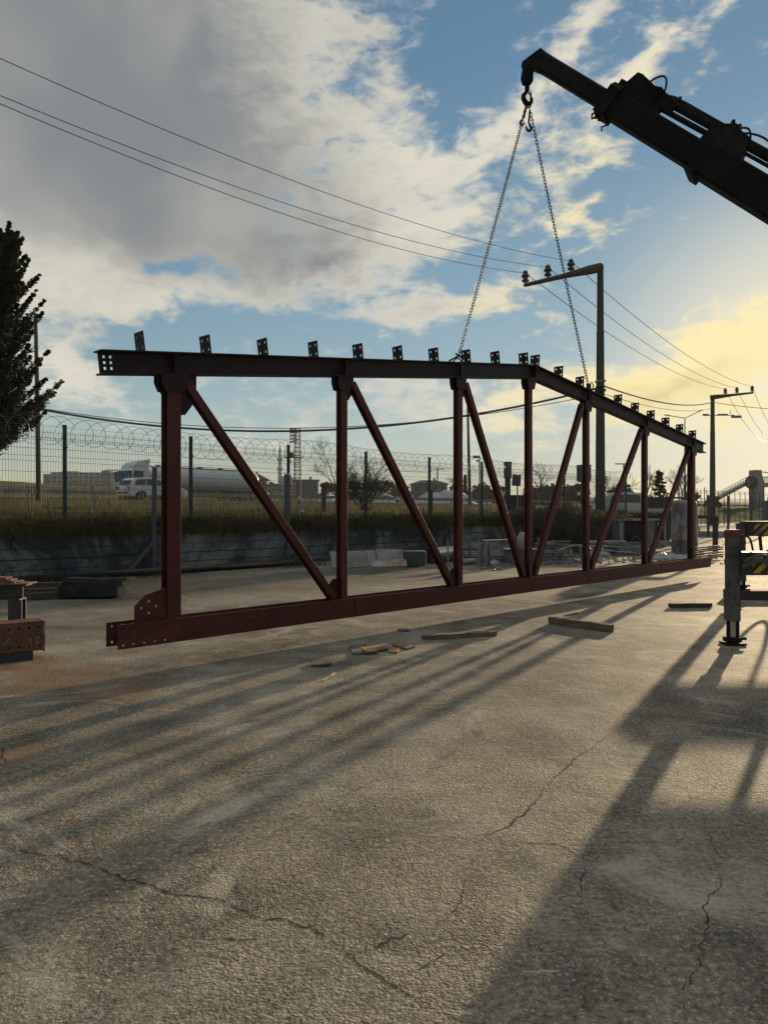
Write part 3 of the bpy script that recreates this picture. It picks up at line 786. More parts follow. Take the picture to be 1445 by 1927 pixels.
# outriggers
def outrigger(px, pfoot, beam_z0, beam_z1, ztop_, zbox, pad, name_w):
    base = gnd(px, pfoot); p = base - CR
    bz = MB(); xl = p.x+0.045; xr = -0.35
    bz.box(((xl+xr)/2, p.y+0.03, (beam_z0+beam_z1)/2), (xr-xl, 0.24, beam_z1-beam_z0))
    bz.box(((xl+xr)/2, p.y+0.03, beam_z1+0.006), (xr-xl, 0.27, 0.012))
    beam = bz.build('outrigger_beam', GRN, truck, bevel=0.006)
    sl = (beam_z1-beam_z0)
    # hazard stripes painted on the side of the beam
    y = p.y+0.03-0.12-0.002; x0 = xl+0.10; w_ = 0.20; sm_ = MB()
    for k in range(-3, 4):
        a = k*0.125
        poly = [(a, 0.02), (a+0.062, 0.02), (a+0.062+sl*0.85, sl-0.02), (a+sl*0.85, sl-0.02)]
        out = []
        def clip(pl, f):
            res = []
            for i in range(len(pl)):
                P, Q = pl[i], pl[(i+1) % len(pl)]; fp, fq = f(P), f(Q)
                if fp >= 0: res.append(P)
                if fp*fq < 0:
                    t = fp/(fp-fq); res.append((P[0]+(Q[0]-P[0])*t, P[1]+(Q[1]-P[1])*t))
            return res
        q = clip(clip(poly, lambda P: P[0]), lambda P: w_-P[0])
        if len(q) >= 3: sm_.prism(q, V((x0, y, beam_z0)), Lx, Lz, Ly, 0.003)
    sm_.build('hazard_stripe', YEL, beam)
    lg = MB(); lg.box((p.x, p.y, (ztop_+zbox)/2), (0.100, 0.10, ztop_-zbox)); lg.box((p.x, p.y, zbox+0.10), (0.112, 0.112, 0.20)); lg.box((p.x, p.y, ztop_-0.28), (0.110, 0.110, 0.05)); lg.box((p.x+0.02, p.y-0.054, zbox+0.26), (0.05, 0.012, 0.10))
    lg.box((p.x-0.053, p.y-0.01, (ztop_+zbox)/2-0.05), (0.010, 0.06, (ztop_-zbox)*0.7))
    leg = lg.build('outrigger_leg', OXR, truck, bevel=0.010)
    cp = MB()
    if name_w == 'near': cp.prism([(-0.056,-0.07),(-0.056,-0.005),(-0.04,0.012),(0.058,0.012),(0.062,-0.30),(0.053,-0.30),(0.051,-0.055),(-0.05,-0.055)], V((p.x, p.y, ztop_+0.012)), Lx, Lz, Ly, 0.112)
    if name_w == 'near': cp.build('leg_cap', REDC, leg, bevel=0.006)
    rd = MB(); rd.lathe((p.x, p.y, 0), [(0.036, pad+0.04), (0.036, zbox+0.05)], 20); rd.build('piston_rod', CHR, leg, smooth=False)
    gd = MB(); gd.box((p.x-0.041, p.y, (pad+zbox)/2+0.02), (0.009, 0.05, zbox-pad)); gd.box((p.x+0.046, p.y, (pad+zbox)/2+0.02), (0.018, 0.055, zbox-pad)); gd.build('guide_strip', BLK, leg)
    ff = MB(); ff.box((p.x, p.y, pad+0.05), (0.13, 0.12, 0.045)); ff.box((p.x+0.005, p.y, pad+0.012), (0.19, 0.17, 0.02)); ff.tube((p.x-0.09, p.y-0.03, pad+0.06), (p.x+0.12, p.y-0.03, pad+0.06), 0.014)
    ff.build('foot_plate', BLK2, leg, bevel=0.005)
    return p, beam
pn, bn = outrigger(1377, 1213, 0.66, 0.862, 1.06, 0.225, 0.0, 'near')
pf, bf = outrigger(1393, 1127, 0.905, 1.105, 1.09, 0.26, 0.13, 'far')
hz = MB()
hp = [pn+V(q) for q in ((0.05,-0.10,0.74),(0.14,-0.17,0.80),(0.24,-0.19,0.78),(0.34,-0.18,0.62),(0.42,-0.16,0.42),(0.55,-0.14,0.32),(0.85,-0.12,0.38),(1.3,-0.05,0.60))]
def spline(P, n=6):
    out = []
    for i in range(len(P)-1):
        a, b, c, d = P[max(i-1,0)], P[i], P[i+1], P[min(i+2,len(P)-1)]
        for k in range(n):
            t = k/n; out.append(0.5*((2*b)+(c-a)*t+(2*a-5*b+4*c-d)*t*t+(3*b-a-3*c+d)*t**3))
    out.append(P[-1]); return out
hz.path(spline(hp), 0.020, 8); hz.path(spline([q+V((0.0,-0.03,0.05)) for q in hp]), 0.014, 8); hz.build('hydraulic_hose', mat('grey_hose', (0.10,0.095,0.085), 0.65, bump=0.05), truck, smooth=True)
uh = MB(); uh.path(spline([pf+V(q) for q in ((0.28,0.02,0.95),(0.30,-0.02,0.62),(0.40,-0.02,0.40),(0.52,-0.02,0.39),(0.60,-0.02,0.62),(0.62,0.02,0.95))]), 0.024, 8); uh.build('hydraulic_hose', RUB, truck, smooth=True)
bp2 = MB(); bp2.path(spline([pn+V(q) for q in ((0.10,0.12,0.9),(0.14,0.12,1.02),(0.22,0.12,1.0),(0.26,0.13,0.88))]), 0.010, 6); bp2.build('brake_pipe', RUB, truck)
# timber pad under the far foot
tp = MB(); q = pf+CR; tp.box((0,0,0.065), (0.62, 0.30, 0.13)); tp_o = tp.build('timber_pad', mat('pad_timber', (0.06,0.045,0.032), 0.85, var=0.4, stretch=(1,8,8)), loc=(q.x+0.12, q.y, 0), bevel=0.01)
tag(tp_o, 'thick dark timber block under the far outrigger foot', 'timber block')
# red cone standing on the near beam
cn = MB(); cn.lathe((0,0,0), [(0.10,0.0),(0.10,0.015),(0.075,0.02),(0.02,0.30),(0.012,0.31)], 16)
cno = cn.build('traffic_cone', mat('cone_red', (0.62, 0.07, 0.03), 0.6, bump=0), loc=(pn.x+CR.x+0.455, pn.y+CR.y+0.05, 0.874), smooth=True)
tag(cno, 'small red cone standing on the near outrigger beam', 'cone')
# hook on the boom tip
HK = V((1.93, 9.99, 6.84))
hkr = empty('crane_hook', HK, 0, 'black swivel hook hanging from the tip of the crane boom', 'crane hook')
hkb = MB()
hkb.prism([(-0.05,0.40),(0.05,0.43),(0.08,0.36),(0.075,0.20),(0.04,0.14),(-0.055,0.14),(-0.085,0.22)], V((-0.01,0,0)), ax_, Lz, V((-0.43,0.9,0)).normalized(), 0.08)
hkb.tube((-0.01,0,0.06),(-0.01,0,0.16),0.035)
hkb.build('hook_block', BLK, hkr, bevel=0.01)
hm = MB(); hook_shape(hm, V((-0.005,0,-0.015)), ax_, Lz, 0.205); hm.build('hook', BLK, hkr, smooth=True)
lt = MB(); lt.tube(V((0.045,0.02,0.07)), V((0.05,0.025,-0.02)), 0.008); lt.build('safety_latch', BLK2, hkr)
# ------------------------------------------------------------------ plants
def leafmat(name, c1, c2, scale=3.0, tr=0.35):
    m = bpy.data.materials.new(name); m.use_nodes = True
    t = NT(m.node_tree); b = t.n['Principled BSDF']; o = t.n['Material Output']
    tc = t.node('ShaderNodeTexCoord').outputs['Object']
    k = t.math('MULTIPLY_ADD', t.noise(tc, scale, 4, 0.6), 0.6, t.math('MULTIPLY', t.noise(tc, scale*11, 3, 0.6), 0.4))
    c = t.ramp(k, [(0.36, c1), (0.62, c2)])
    t.link(c, b.inputs['Base Color']); b.inputs['Roughness'].default_value = 0.7; b.inputs['Specular IOR Level'].default_value = 0.2
    tl = t.node('ShaderNodeBsdfTranslucent'); t.link(c, tl.inputs[0])
    mx = t.node('ShaderNodeMixShader'); mx.inputs[0].default_value = tr
    t.link(b.outputs[0], mx.inputs[1]); t.link(tl.outputs[0], mx.inputs[2]); t.link(mx.outputs[0], o.inputs[0])
    return m
GRASS = leafmat('grass_blades', (0.040, 0.044, 0.012), (0.135, 0.120, 0.040), 1.2, 0.5)
DRY = leafmat('dry_grass', (0.035, 0.030, 0.014), (0.13, 0.105, 0.045), 1.5, 0.25)
rg = random.Random(21)
def patchy(m_, dark):
    t = NT(m_.node_tree); b = t.n['Principled BSDF']; src = b.inputs['Base Color'].links[0].from_socket
    tc = t.node('ShaderNodeTexCoord').outputs['Object']
    c = t.mix(t.rng(t.noise(tc, 0.55, 5, 0.65, 0.6), 0.40, 0.56), src, dark)
    t.link(c, b.inputs['Base Color'])
    for n in t.n:
        if n.type == 'BSDF_TRANSLUCENT': t.link(c, n.inputs[0])
patchy(GRASS, (0.085, 0.062, 0.030)); patchy(DRY, (0.028, 0.034, 0.012))
def blade(mb, p, d, h, w, bend):
    """a bent blade: two quads and a tip"""
    a = V((-d.y, d.x, 0)); a = a.normalized() if a.length > 0.01 else V((1,0,0))
    q = [p - a*w/2, p + a*w/2]; m1 = p + V((d.x*bend*0.35, d.y*bend*0.35, h*0.55)); m2 = p + V((d.x*bend, d.y*bend, h))
    mb.add(q + [m1 + a*w*0.35, m1 - a*w*0.35, m2], [(0,1,2,3), (3,2,4)])
gm = MB()
for i in range(21000):
    s = rg.uniform(-8, 40); d = 0.35 + 26*rg.random()**2.4
    p = wl(s, d); p.z = terrain_z(p)-0.02
    if p.z < 0.3: continue
    a = rg.uniform(0, 2*PI); far = 1 + d*0.05
    cl_ = mnoise.noise(V((p.x*0.8, p.y*0.8, 1)))
    h = rg.uniform(0.05, 0.20)*(1.1 + 1.5*cl_)*(1 if d > 0.8 else 1.2); h = max(0.04, h)
    blade(gm, p, V((math.cos(a), math.sin(a), 0)), h, 0.010*far, h*rg.uniform(0.1, 0.7))
tag(gm.build('grass', GRASS), 'sunlit green and straw grass growing on the bank behind the fence', kind='stuff')
dm = MB()
for i in range(13000):
    s = rg.uniform(-9, 34); d = rg.uniform(-0.06, 0.75)
    cl_ = 0.5 + 0.8*mnoise.noise(V((s*0.9, 4, 0))) + 0.35*mnoise.noise(V((s*3.1, 9, 0)))
    p = wl(s, d); p.z = max(0.74, terrain_z(wl(s, max(d, 0.03))))-0.02
    if rg.random() < 0.62:
        L = rg.uniform(0.10, 0.36)*max(0.25, 0.55+0.6*cl_)
        out = -WN*rg.uniform(0.2, 0.9) + WD*rg.uniform(-0.8, 0.8); out.normalize()
        reach = max(0.06, d+0.05+rg.uniform(0, 0.18))
        a = V((-out.y, out.x, 0)); w_ = rg.uniform(0.006, 0.014)
        m1 = p + out*reach + V((0,0,0.05+rg.uniform(0,0.10))); m2 = m1 + out*rg.uniform(0.0,0.14) - V((0,0,L))
        dm.add([p-a*w_/2, p+a*w_/2, m1+a*w_/2, m1-a*w_/2, m2], [(0,1,2,3),(3,2,4)])
    else:
        a = rg.uniform(0, 2*PI); h = rg.uniform(0.12, 0.42)
        blade(dm, p, V((math.cos(a), math.sin(a), 0)), h, 0.009, h*rg.uniform(0.2, 1.1))
for i in range(260):
    s = rg.uniform(-9, 34); p = wl(s, rg.uniform(0, 0.6)); p.z = 0.95
    q = p - WN*rg.uniform(0.1, 0.6) + WD*rg.uniform(-1.1, 1.1) + V((0,0,rg.uniform(-0.35, 0.15)))
    dm.path([p, p.lerp(q, 0.5)+V((0,0,rg.uniform(0.02,0.18))), q], [0.005,0.004,0.002], 3, cap=False)
tag(dm.build('dry_vegetation', DRY), 'dark tangled dry grass and runners hanging over the top of the retaining wall', kind='stuff')
# weeds along the foot of the wall
wd = MB()
for i in range(5200):
    s = rg.uniform(-4, 22); c_ = mnoise.noise(V((s*0.55, 7, 2)))
    if c_ < -0.12 + 0.25*rg.random(): continue
    p = wl(s, -0.5 - 0.9*rg.random()**1.5*(1 + max(0, c_))); p.z = 0
    a = rg.uniform(0, 2*PI); h = rg.uniform(0.05, 0.22)*(0.6+c_)
    blade(wd, p, V((math.cos(a), math.sin(a), 0)), h, 0.016, h*rg.uniform(0.3, 1.3))
tag(wd.build('weeds', leafmat('weed_leaf', (0.022, 0.034, 0.010), (0.065, 0.085, 0.022), 2.0)), 'low green weeds along the foot of the retaining wall', kind='stuff')
# thin dead stalks and seed heads standing in the grass by the road
sk_ = MB()
for i in range(900):
    s = rg.gauss(12, 9); d = rg.uniform(0.6, 20); p = wl(s, d); p.z = terrain_z(p)
    h = rg.uniform(0.3, 0.9); q = p + V((rg.uniform(-.15,.15), rg.uniform(-.15,.15), h))
    sk_.path([p, p.lerp(q,0.5)+V((rg.uniform(-.03,.03),0,0)), q], [0.006,0.005,0.003], 3, cap=False)
    for k in range(rg.randint(0, 4)):
        b = p.lerp(q, rg.uniform(0.4, 0.95)); e = b + V((rg.uniform(-.15,.15), rg.uniform(-.15,.15), rg.uniform(.05,.2))); sk_.path([b, e], 0.003, 3, cap=False)
tag(sk_.build('dead_stalks', mat('straw', (0.22, 0.18, 0.10), 0.9, bump=0)), 'thin dead weed stalks standing in the bank grass', kind='stuff')

def leaf_cloud(mb, c, n, rad, size, rnd, squash=1.0):
    for k in range(n):
        while True:
            q = V((rnd.uniform(-1,1), rnd.uniform(-1,1), rnd.uniform(-1,1)))
            if q.length <= 1: break
        p = c + V((q.x*rad, q.y*rad, q.z*rad*squash))
        d = V((rnd.gauss(0,1), rnd.gauss(0,1), rnd.gauss(0,1))).normalized(); a, b = perp(d)
        l = size*rnd.uniform(0.6, 1.4)
        mb.add([p - a*l*0.5, p + b*l*0.28, p + a*l*0.5, p - b*l*0.28], [(0,1,2,3)])
# dark evergreen at the left edge: limbs sweep up and end in pointed sprays
def evergreen(px, Y, ztip, label):
    rnd = random.Random(4)
    base = at(px, 900, Y); base.z = terrain_z(base) - 0.05
    root = empty('cypress_tree', base, 0, label, 'tree')
    H = ztip - base.z
    lean = lambda z: 0.55*max(0, z/H-0.45)**1.5/0.4
    tr = MB(); tr.path([(0,0,0),(0.04,0.02,H*0.3),(-0.02+lean(H*.6),0.03,H*0.6),(0.0+lean(H*.92),0,H*0.92)], [0.17,0.13,0.08,0.02], 9)
    cr = MB()
    for i in range(120):
        f = 0.24 + 0.76*(i/119); z = H*f*0.90
        L = (0.22 + 1.66*(1-f)**0.85)*rnd.uniform(0.60, 1.28)
        a = i*2.399 + rnd.uniform(-.4,.4); up = 0.45 + 1.2*f + rnd.uniform(-.15,.3)
        d = V((math.cos(a), math.sin(a), up))
        P = []
        for k in range(7):
            g_ = k/6; P.append(V((d.x*L*g_, d.y*L*g_, z + L*(0.12*g_ + up*0.62*g_*g_))))
        P = [p + V((lean(p.z), 0, 0)) for p in P]
        tr.path(P, [0.035*(1-0.85*k/6)*(1.2-f) + 0.004 for k in range(7)], 5, cap=False)
        for k in range(38):
            g_ = 0.10 + 0.90*rnd.random(); idx = min(5, int(g_*6)); c = P[idx].lerp(P[idx+1], g_*6-idx)
            rad = (0.22*(1-g_)+0.042)*rnd.uniform(0.7,1.3)*(0.75+0.5*(1-f))
            leaf_cloud(cr, c, int(34+34*(1-g_)), rad, 0.056, rnd, 0.9)
    for k in range(60):
        g_ = k/59; leaf_cloud(cr, V((lean(H*(0.26+0.70*g_)), 0, H*(0.26+0.70*g_))), 80, 0.03+0.50*(1-g_)**1.2, 0.085, rnd, 1.1)
    tr.build('trunk', mat('bark', (0.045, 0.035, 0.028), 0.9, bump=0.4, fine=20), root)
    cr.build('crown', leafmat('dark_needles', (0.006, 0.010, 0.005), (0.026, 0.034, 0.014), 2.0, 0.15), root)
    return root
evergreen(-22, 17.3, 8.25, 'tall dark evergreen with upswept ragged branches at the end of the wire fence')

# bare winter trees
def bare_tree(name, px, Y, h, label, seed, spread=0.55, depth=5, group=None, thick=1.0, base_z=None, sub=0.0):
    rnd = random.Random(seed); base = at(px, 900, Y); base.z = (terrain_z(base) if base_z is None else base_z) - 0.05
    root = empty(name, base, 0, label, 'tree', group)
    tr = MB(); tw_ = MB()
    def grow(p, d, L, r, k):
        m = tr if k >= depth-1 else tw_
        q1 = p + d*L*0.5 + V((rnd.uniform(-1,1), rnd.uniform(-1,1), 0))*L*0.05; q = p + d*L
        m.path([p, q1, q], [r, r*0.85, r*0.66], 6 if k >= depth-1 else 3, cap=False)
        if k == 0: return
        for j in range(rnd.choice((2, 3, 3, 4)) if k < depth else rnd.choice((3, 4))):
            a, b = perp(d); t = rnd.uniform(0, 2*PI); sp = spread*rnd.uniform(0.6, 1.35)
            nd = (d + (a*math.cos(t) + b*math.sin(t))*sp + V((0,0,0.12))).normalized()
            st = p + d*L*rnd.uniform(0.5, 1.0) if j else q
            grow(st, nd, L*rnd.uniform(0.55, 0.82), max(r*0.58, 0.004*Y/30), k-1)
    grow(V((0,0,0)), V((rnd.uniform(-.06,.06), 0, 1)).normalized(), h*0.30, 0.022*h*thick, depth)
    bk = mat('winter_bark', (0.05, 0.042, 0.034), 0.9, bump=0)
    tr.build('trunk', bk, root); tw_.build('branches', bk, root)
    return root
def bare_shrub(px, Y, h, wd_, label, seed):
    rnd = random.Random(seed); b = at(px, 900, Y); b.z = terrain_z(b)-0.05
    root = empty('bare_shrub', b, 0, label, 'shrub'); st_ = MB(); tw2 = MB()
    def grow(p, d, L, r, k):
        q1 = p+d*L*0.5+V((rnd.uniform(-1,1),rnd.uniform(-1,1),0))*L*0.06; q = p+d*L+V((0,0,-0.05*L))
        (st_ if k == 3 else tw2).path([p,q1,q],[r,r*0.8,r*0.6],4 if k == 3 else 3,cap=False)
        if k == 0: return
        for j in range(rnd.choice((3,4,5))):
            a, b_ = perp(d); t = rnd.uniform(0,2*PI); sp_ = rnd.uniform(0.3,0.85)
            nd = (d+(a*math.cos(t)+b_*math.sin(t))*sp_+V((0,0,0.10))).normalized()
            grow(p.lerp(q, rnd.uniform(0.35,1.0)), nd, L*rnd.uniform(0.5,0.8), max(r*0.6,0.0055), k-1)
    for i in range(22):
        a = rnd.uniform(0,2*PI); t = rnd.uniform(0.1,0.95)
        grow(V((rnd.uniform(-.25,.25),rnd.uniform(-.2,.2),0)), V((math.cos(a)*t*wd_,math.sin(a)*t,1)).normalized(), h*rnd.uniform(0.32,0.50), 0.022, 3)
    bk = mat('winter_bark', (0.05, 0.042, 0.034), 0.9, bump=0); st_.build('stems', bk, root); tw2.build('branches', bk, root)
bare_shrub(688, 30, 2.6, 1.25, 'wide bare tangled shrub behind the fence between two green posts', 3)
bare_tree('bare_tree', 632, 42, 4.6, 'thin bare sapling standing beside a short dark fence stake', 8, 0.5, 5, thick=0.5)
bare_tree('bare_tree', 847, 130, 9.0, 'small bare tree beyond the white mound', 12, 0.7, 4, thick=0.8)
bare_tree('bare_tree', 1020, 90, 7.0, 'bare round tree behind the dark boxes on posts', 14, 0.75, 5, thick=0.7)
bare_tree('bare_tree', 1160, 62, 6.2, 'bare tree just beyond the tall concrete pole', 17, 0.7, 5, thick=0.7)
bare_tree('bare_tree', 1215, 80, 7.2, 'bare tree with its twigs over the dark pine', 19, 0.6, 5, thick=0.7)
bare_tree('bare_tree', 1278, 70, 7.6, 'tall bare tree rising behind the rusty tank', 23, 0.42, 5, thick=0.7)
bare_tree('bare_tree', 1300, 74, 6.4, 'slender bare tree just right of the end truss post', 29, 0.45, 5, thick=0.6)
# distant leafy trees and a pine, each its own
def leafy(name, px, Y, ytop, wpx, label, seed, shape='round', group=None, col=None):
    rnd = random.Random(seed); base = at(px, 900, Y); base.z = terrain_z(base)-0.3
    H = 1.25 + (963.5-ytop)/FPX*Y - base.z; W = wpx/FPX*Y/2
    root = empty(name, base, 0, label, 'tree', group)
    tr = MB(); tr.path([(0,0,0),(0.1,0,H*0.4),(0,0,H*0.8)], [0.04*H,0.03*H,0.01*H], 7)
    tr.build('trunk', mat('bark', (0.05,0.04,0.03)), root)
    cr = MB(); lf = max(0.16, Y*0.0042)
    for k in range(34):
        if shape == 'cone':
            g_ = (k+0.5)/34; rr = W*(1-g_)**0.8*rnd.uniform(0.75,1.1); a = k*2.4
            c = V((math.cos(a)*rr*0.65, math.sin(a)*rr*0.65, H*(0.12+0.86*g_))); r_ = max(0.15*W, rr*0.5)
        else:
            a = rnd.uniform(0,2*PI); z = rnd.uniform(0.25, 0.92); rr = W*math.sqrt(max(0.05, 1-((z-0.5)/0.5)**2))*rnd.uniform(0.2,0.9)
            c = V((math.cos(a)*rr, math.sin(a)*rr, H*z)); r_ = W*rnd.uniform(0.18, 0.36)
        leaf_cloud(cr, c, 34, r_, lf, rnd, 0.8)
    cr.build('crown', col or leafmat_far, root)
leafmat_far = leafmat('far_foliage', (0.022, 0.026, 0.012), (0.055, 0.060, 0.026), 0.3, 0.2)
for a in (('pine_tree', 1240, 66, 884, 66, 'dark dense pine behind the bare trees by the far rack', 41, 'cone'),
          ('cypress_tree', 875, 150, 893, 13, 'narrow dark cypress between the white mound and the tall thin pole', 42, 'cone')):
    leafy(*a)
TREES = [(618, 170, 908, 40, 'low dark tree beside the grey building with the lattice tower'), (655, 185, 903, 60, 'broad dark tree behind the bare sapling'), (716, 180, 905, 80, 'wide dark tree behind the bare spreading shrub'),
         (752, 200, 912, 46, 'small dark tree left of the house beyond the white mound'), (905, 190, 912, 60, 'dark tree right of the narrow cypress'), (935, 170, 914, 50, 'dark tree left of the box on a post'),
         (1010, 160, 911, 60, 'dark rounded tree right of the tilted sign board'), (1050, 150, 913, 70, 'dark tree behind the bramble bush'), (1085, 140, 911, 50, 'dark tree behind the second box on a post'), (1170, 130, 912, 60, 'dark tree behind the silver car roof'), (512, 250, 908, 30, 'dark tree at the foot of the minaret'),
         (445, 170, 902, 50, 'dark tree behind the rear of the tanker'), (405, 190, 896, 80, 'dark tree showing above the tanker barrel'), (1300, 140, 930, 40, 'low tree right of the rusty tank far off'), (1340, 150, 935, 30, 'low far tree at the foot of the far pole')]
for i, (px, Y, yt, wp, lb) in enumerate(TREES):
    leafy('leafy_tree', px, Y, yt, wp, lb, 60+i, group='dark trees beyond the highway')
# bramble bush tumbling over the wall
rb = random.Random(31)
bpos = at(1055, 1030, 27.5); bpos.z = 0
bush = empty('bramble_bush', bpos, 0, 'large dark brown bramble thicket tumbling over the wall beside the concrete pole', 'bush')
stm = MB(); lfm = MB()
for i in range(560):
    x = rb.gauss(0, 1.0)*1.1; y = rb.uniform(-0.6, 1.8)
    p = V((x, y, rb.uniform(0.0, 1.0))); d = V((rb.uniform(-1,1), rb.uniform(-0.8,0.4), rb.uniform(0.4, 1.4)))
    L = rb.uniform(0.5, 1.3)*max(0.35, 1-abs(x)/3.2); q = p + d*L*0.6; e = q + V((d.x*L*0.5, d.y*L*0.5, -L*rb.uniform(0.1,0.7)))
    stm.path([p, p.lerp(q,.5)+V((0,0,0.08)), q, q.lerp(e,.5)+V((0,0,0.06)), e], [0.010,0.009,0.008,0.006,0.004], 3, cap=False)
    for k in range(5):
        c = q.lerp(e, rb.random()) if rb.random() < .6 else p.lerp(q, rb.random())
        leaf_cloud(lfm, c, 9, 0.18, 0.075, rb)
for i in range(105):
    a = rb.uniform(0, 2*PI); rr = rb.random()**0.5
    c = V((math.cos(a)*1.7*rr, 0.6+math.sin(a)*0.9*rr, 0.75+rb.random()*1.05*(1-rr*0.6))); leaf_cloud(lfm, c, 16, 0.26, 0.075, rb)
stm.build('stems', mat('bramble_stem', (0.055, 0.038, 0.030), 0.9, bump=0), bush)
lfm.build('leaves', leafmat('bramble_leaf', (0.045, 0.036, 0.022), (0.12, 0.092, 0.055), 2.0, 0.3), bush)
rb2 = random.Random(33); b2p = at(1180, 1010, 31); b2p.z = 0.35
b2r = empty('bramble_bush', b2p, 0, 'low pale dry thicket in front of the silver car', 'bush')
l2 = MB(); s2 = MB()
for i in range(150):
    c = V((rb2.gauss(0,0.8), rb2.uniform(-.3,.6), rb2.random()*0.42)); leaf_cloud(l2, c, 14, 0.2, 0.07, rb2)
    s2.path([c, c+V((rb2.uniform(-.5,.5), rb2.uniform(-.2,.2), rb2.uniform(.1,.5)))], 0.006, 3, cap=False)
l2.build('leaves', leafmat('dry_leaf', (0.045, 0.036, 0.022), (0.11, 0.085, 0.05), 2.0, 0.3), b2r); s2.build('stems', mat('bramble_stem', (0.055,0.038,0.03)), b2r)
# ------------------------------------------------------------------ green mesh fence with razor coil on the bank
FGRN = mat('fence_green', (0.014, 0.040, 0.032), 0.5, var=0.2, bump=0.05)
WIRE = mat('mesh_wire', (0.016, 0.022, 0.020), 0.5, 0.3, bump=0)
RAZ = mat('razor_wire', (0.16, 0.15, 0.14), 0.45, 0.7, bump=0)
F0 = V((-6.43, 15.0, 0)); FD = V((1.97, 2.2, 0)); FL = FD.length; FU = FD/FL
def fp(i, z=0.0): return F0 + FD*i + V((0,0,z))
FTOP = 2.99
fence = empty('mesh_fence', fp(-3, 0), math.atan2(FD.y, FD.x), 'dark green welded mesh fence topped with coiled razor wire on the grass bank', 'fence')
def floc(i, z, o=0.0): return V(((i+3)*FL, o, z))
I0, I1 = -3, 9
for i in range(I0, I1+1):
    zb = terrain_z(fp(i)) - 0.15
    m = MB(); m.box(floc(i, (zb+FTOP)/2), (0.062, 0.062, FTOP-zb)); m.box(floc(i, FTOP+0.006), (0.07, 0.07, 0.012))
    for z in (1.35, 1.95, 2.55): m.box(floc(i, z, -0.040), (0.085, 0.022, 0.035))
    m.build('post', FGRN, fence)
for i in range(I0, I1):
    m = MB(); x0 = (i+3)*FL+0.04; n = int((FL-0.08)/0.053); zb0 = terrain_z(fp(i+0.5))+0.02; zt = 2.87
    folds = [zb0+0.12, zb0+0.64, zb0+1.16, zt-0.10]
    def off(z):
        for f in folds:
            if abs(z-f) < 0.05: return -0.03*(1-abs(z-f)/0.05)
        return 0.0
    zz = sorted([zb0, zt] + [f+o for f in folds for o in (-0.05, 0, 0.05)])
    for k in range(n+1):
        x = x0 + k*(FL-0.08)/n
        m.path([(x, off(z)-0.045, z) for z in zz], 0.0034, 3, cap=False)
    hz = [zb0+0.02, zt-0.2] + [f+o for f in folds for o in (-0.05, 0.05)] + [folds[0]+0.26, folds[1]+0.26, folds[2]+0.2]
    for z in hz: m.tube((x0, -0.045+off(z), z), (x0+FL-0.08, -0.045+off(z), z), 0.0042, 3, cap=False)
    m.build('mesh_panel', WIRE, fence)
rz = MB(); rr = random.Random(2)
pts = []; N = 24; pitch = 0.32; tot = (I1-I0)*FL; turns = int(tot/pitch)
for k in range(turns*N+1):
    t = 2*PI*k/N; x = pitch*k/N; R0 = 0.28*(1+0.03*math.sin(x*1.7)+0.02*math.sin(x*5.3))
    pts.append(V((x + 0.03*math.sin(t*0.5) - 0.62*R0*math.cos(t), R0*math.cos(t), 2.83 + 0.05*math.sin(x*0.9) + R0*math.sin(t))))
rz.path(pts, 0.0052, 3, cap=False)
for k in range(0, len(pts)-1, 2):
    p = pts[k]; d = (pts[k+1]-p).normalized(); a, b = perp(d); rz.add([p-d*0.014, p+a*0.011, p+d*0.014, p-a*0.011], [(0,1,2,3)])
rz.build('razor_wire', RAZ, fence)
ln = MB(); ln.tube((0,0,2.95),(tot,0,2.95),0.0028,3); ln.tube((0,-0.02,2.70),(tot,-0.02,2.70),0.0028,3); ln.build('strain_wire', RAZ, fence)
# plastic bags blown on to the mesh
BAG = mat('plastic_bag', (0.32, 0.325, 0.325), 0.5, var=0.1, bump=0.2, fine=30)
def bag(px, py, Y, s, label, seed):
    rnd = random.Random(seed); c = at(px, py, Y); m = MB(); bm = bmesh.new()
    bmesh.ops.create_icosphere(bm, subdivisions=3, radius=1)
    for v in bm.verts:
        q = v.co.copy(); v.co *= (1 + 0.45*mnoise.noise(q*1.9+V((seed,0,0))) + 0.2*mnoise.noise(q*5)); v.co.z *= 1.25; v.co.x *= 0.8
        if v.co.z > 0.6: v.co.x *= 0.5; v.co.y *= 0.5
    m.add([v.co*s for v in bm.verts], [[v.index for v in f.verts] for f in bm.faces]); bm.free()
    o = m.build('plastic_bag', BAG, loc=c, smooth=True); tag(o, label, 'plastic bag')
bag(563, 941, 20.3, 0.075, 'white plastic bag caught in the mesh right of the dark stake by the tower', 1)
bag(748, 940, 24.0, 0.085, 'white plastic bag caught in the mesh behind the second long diagonal', 2)
bag(697, 975, 23.0, 0.11, 'crumpled pale bag lying in the grass at the fence foot', 5)
bag(568, 963, 20.5, 0.06, 'small light scrap in the grass beside the dark stake', 7)
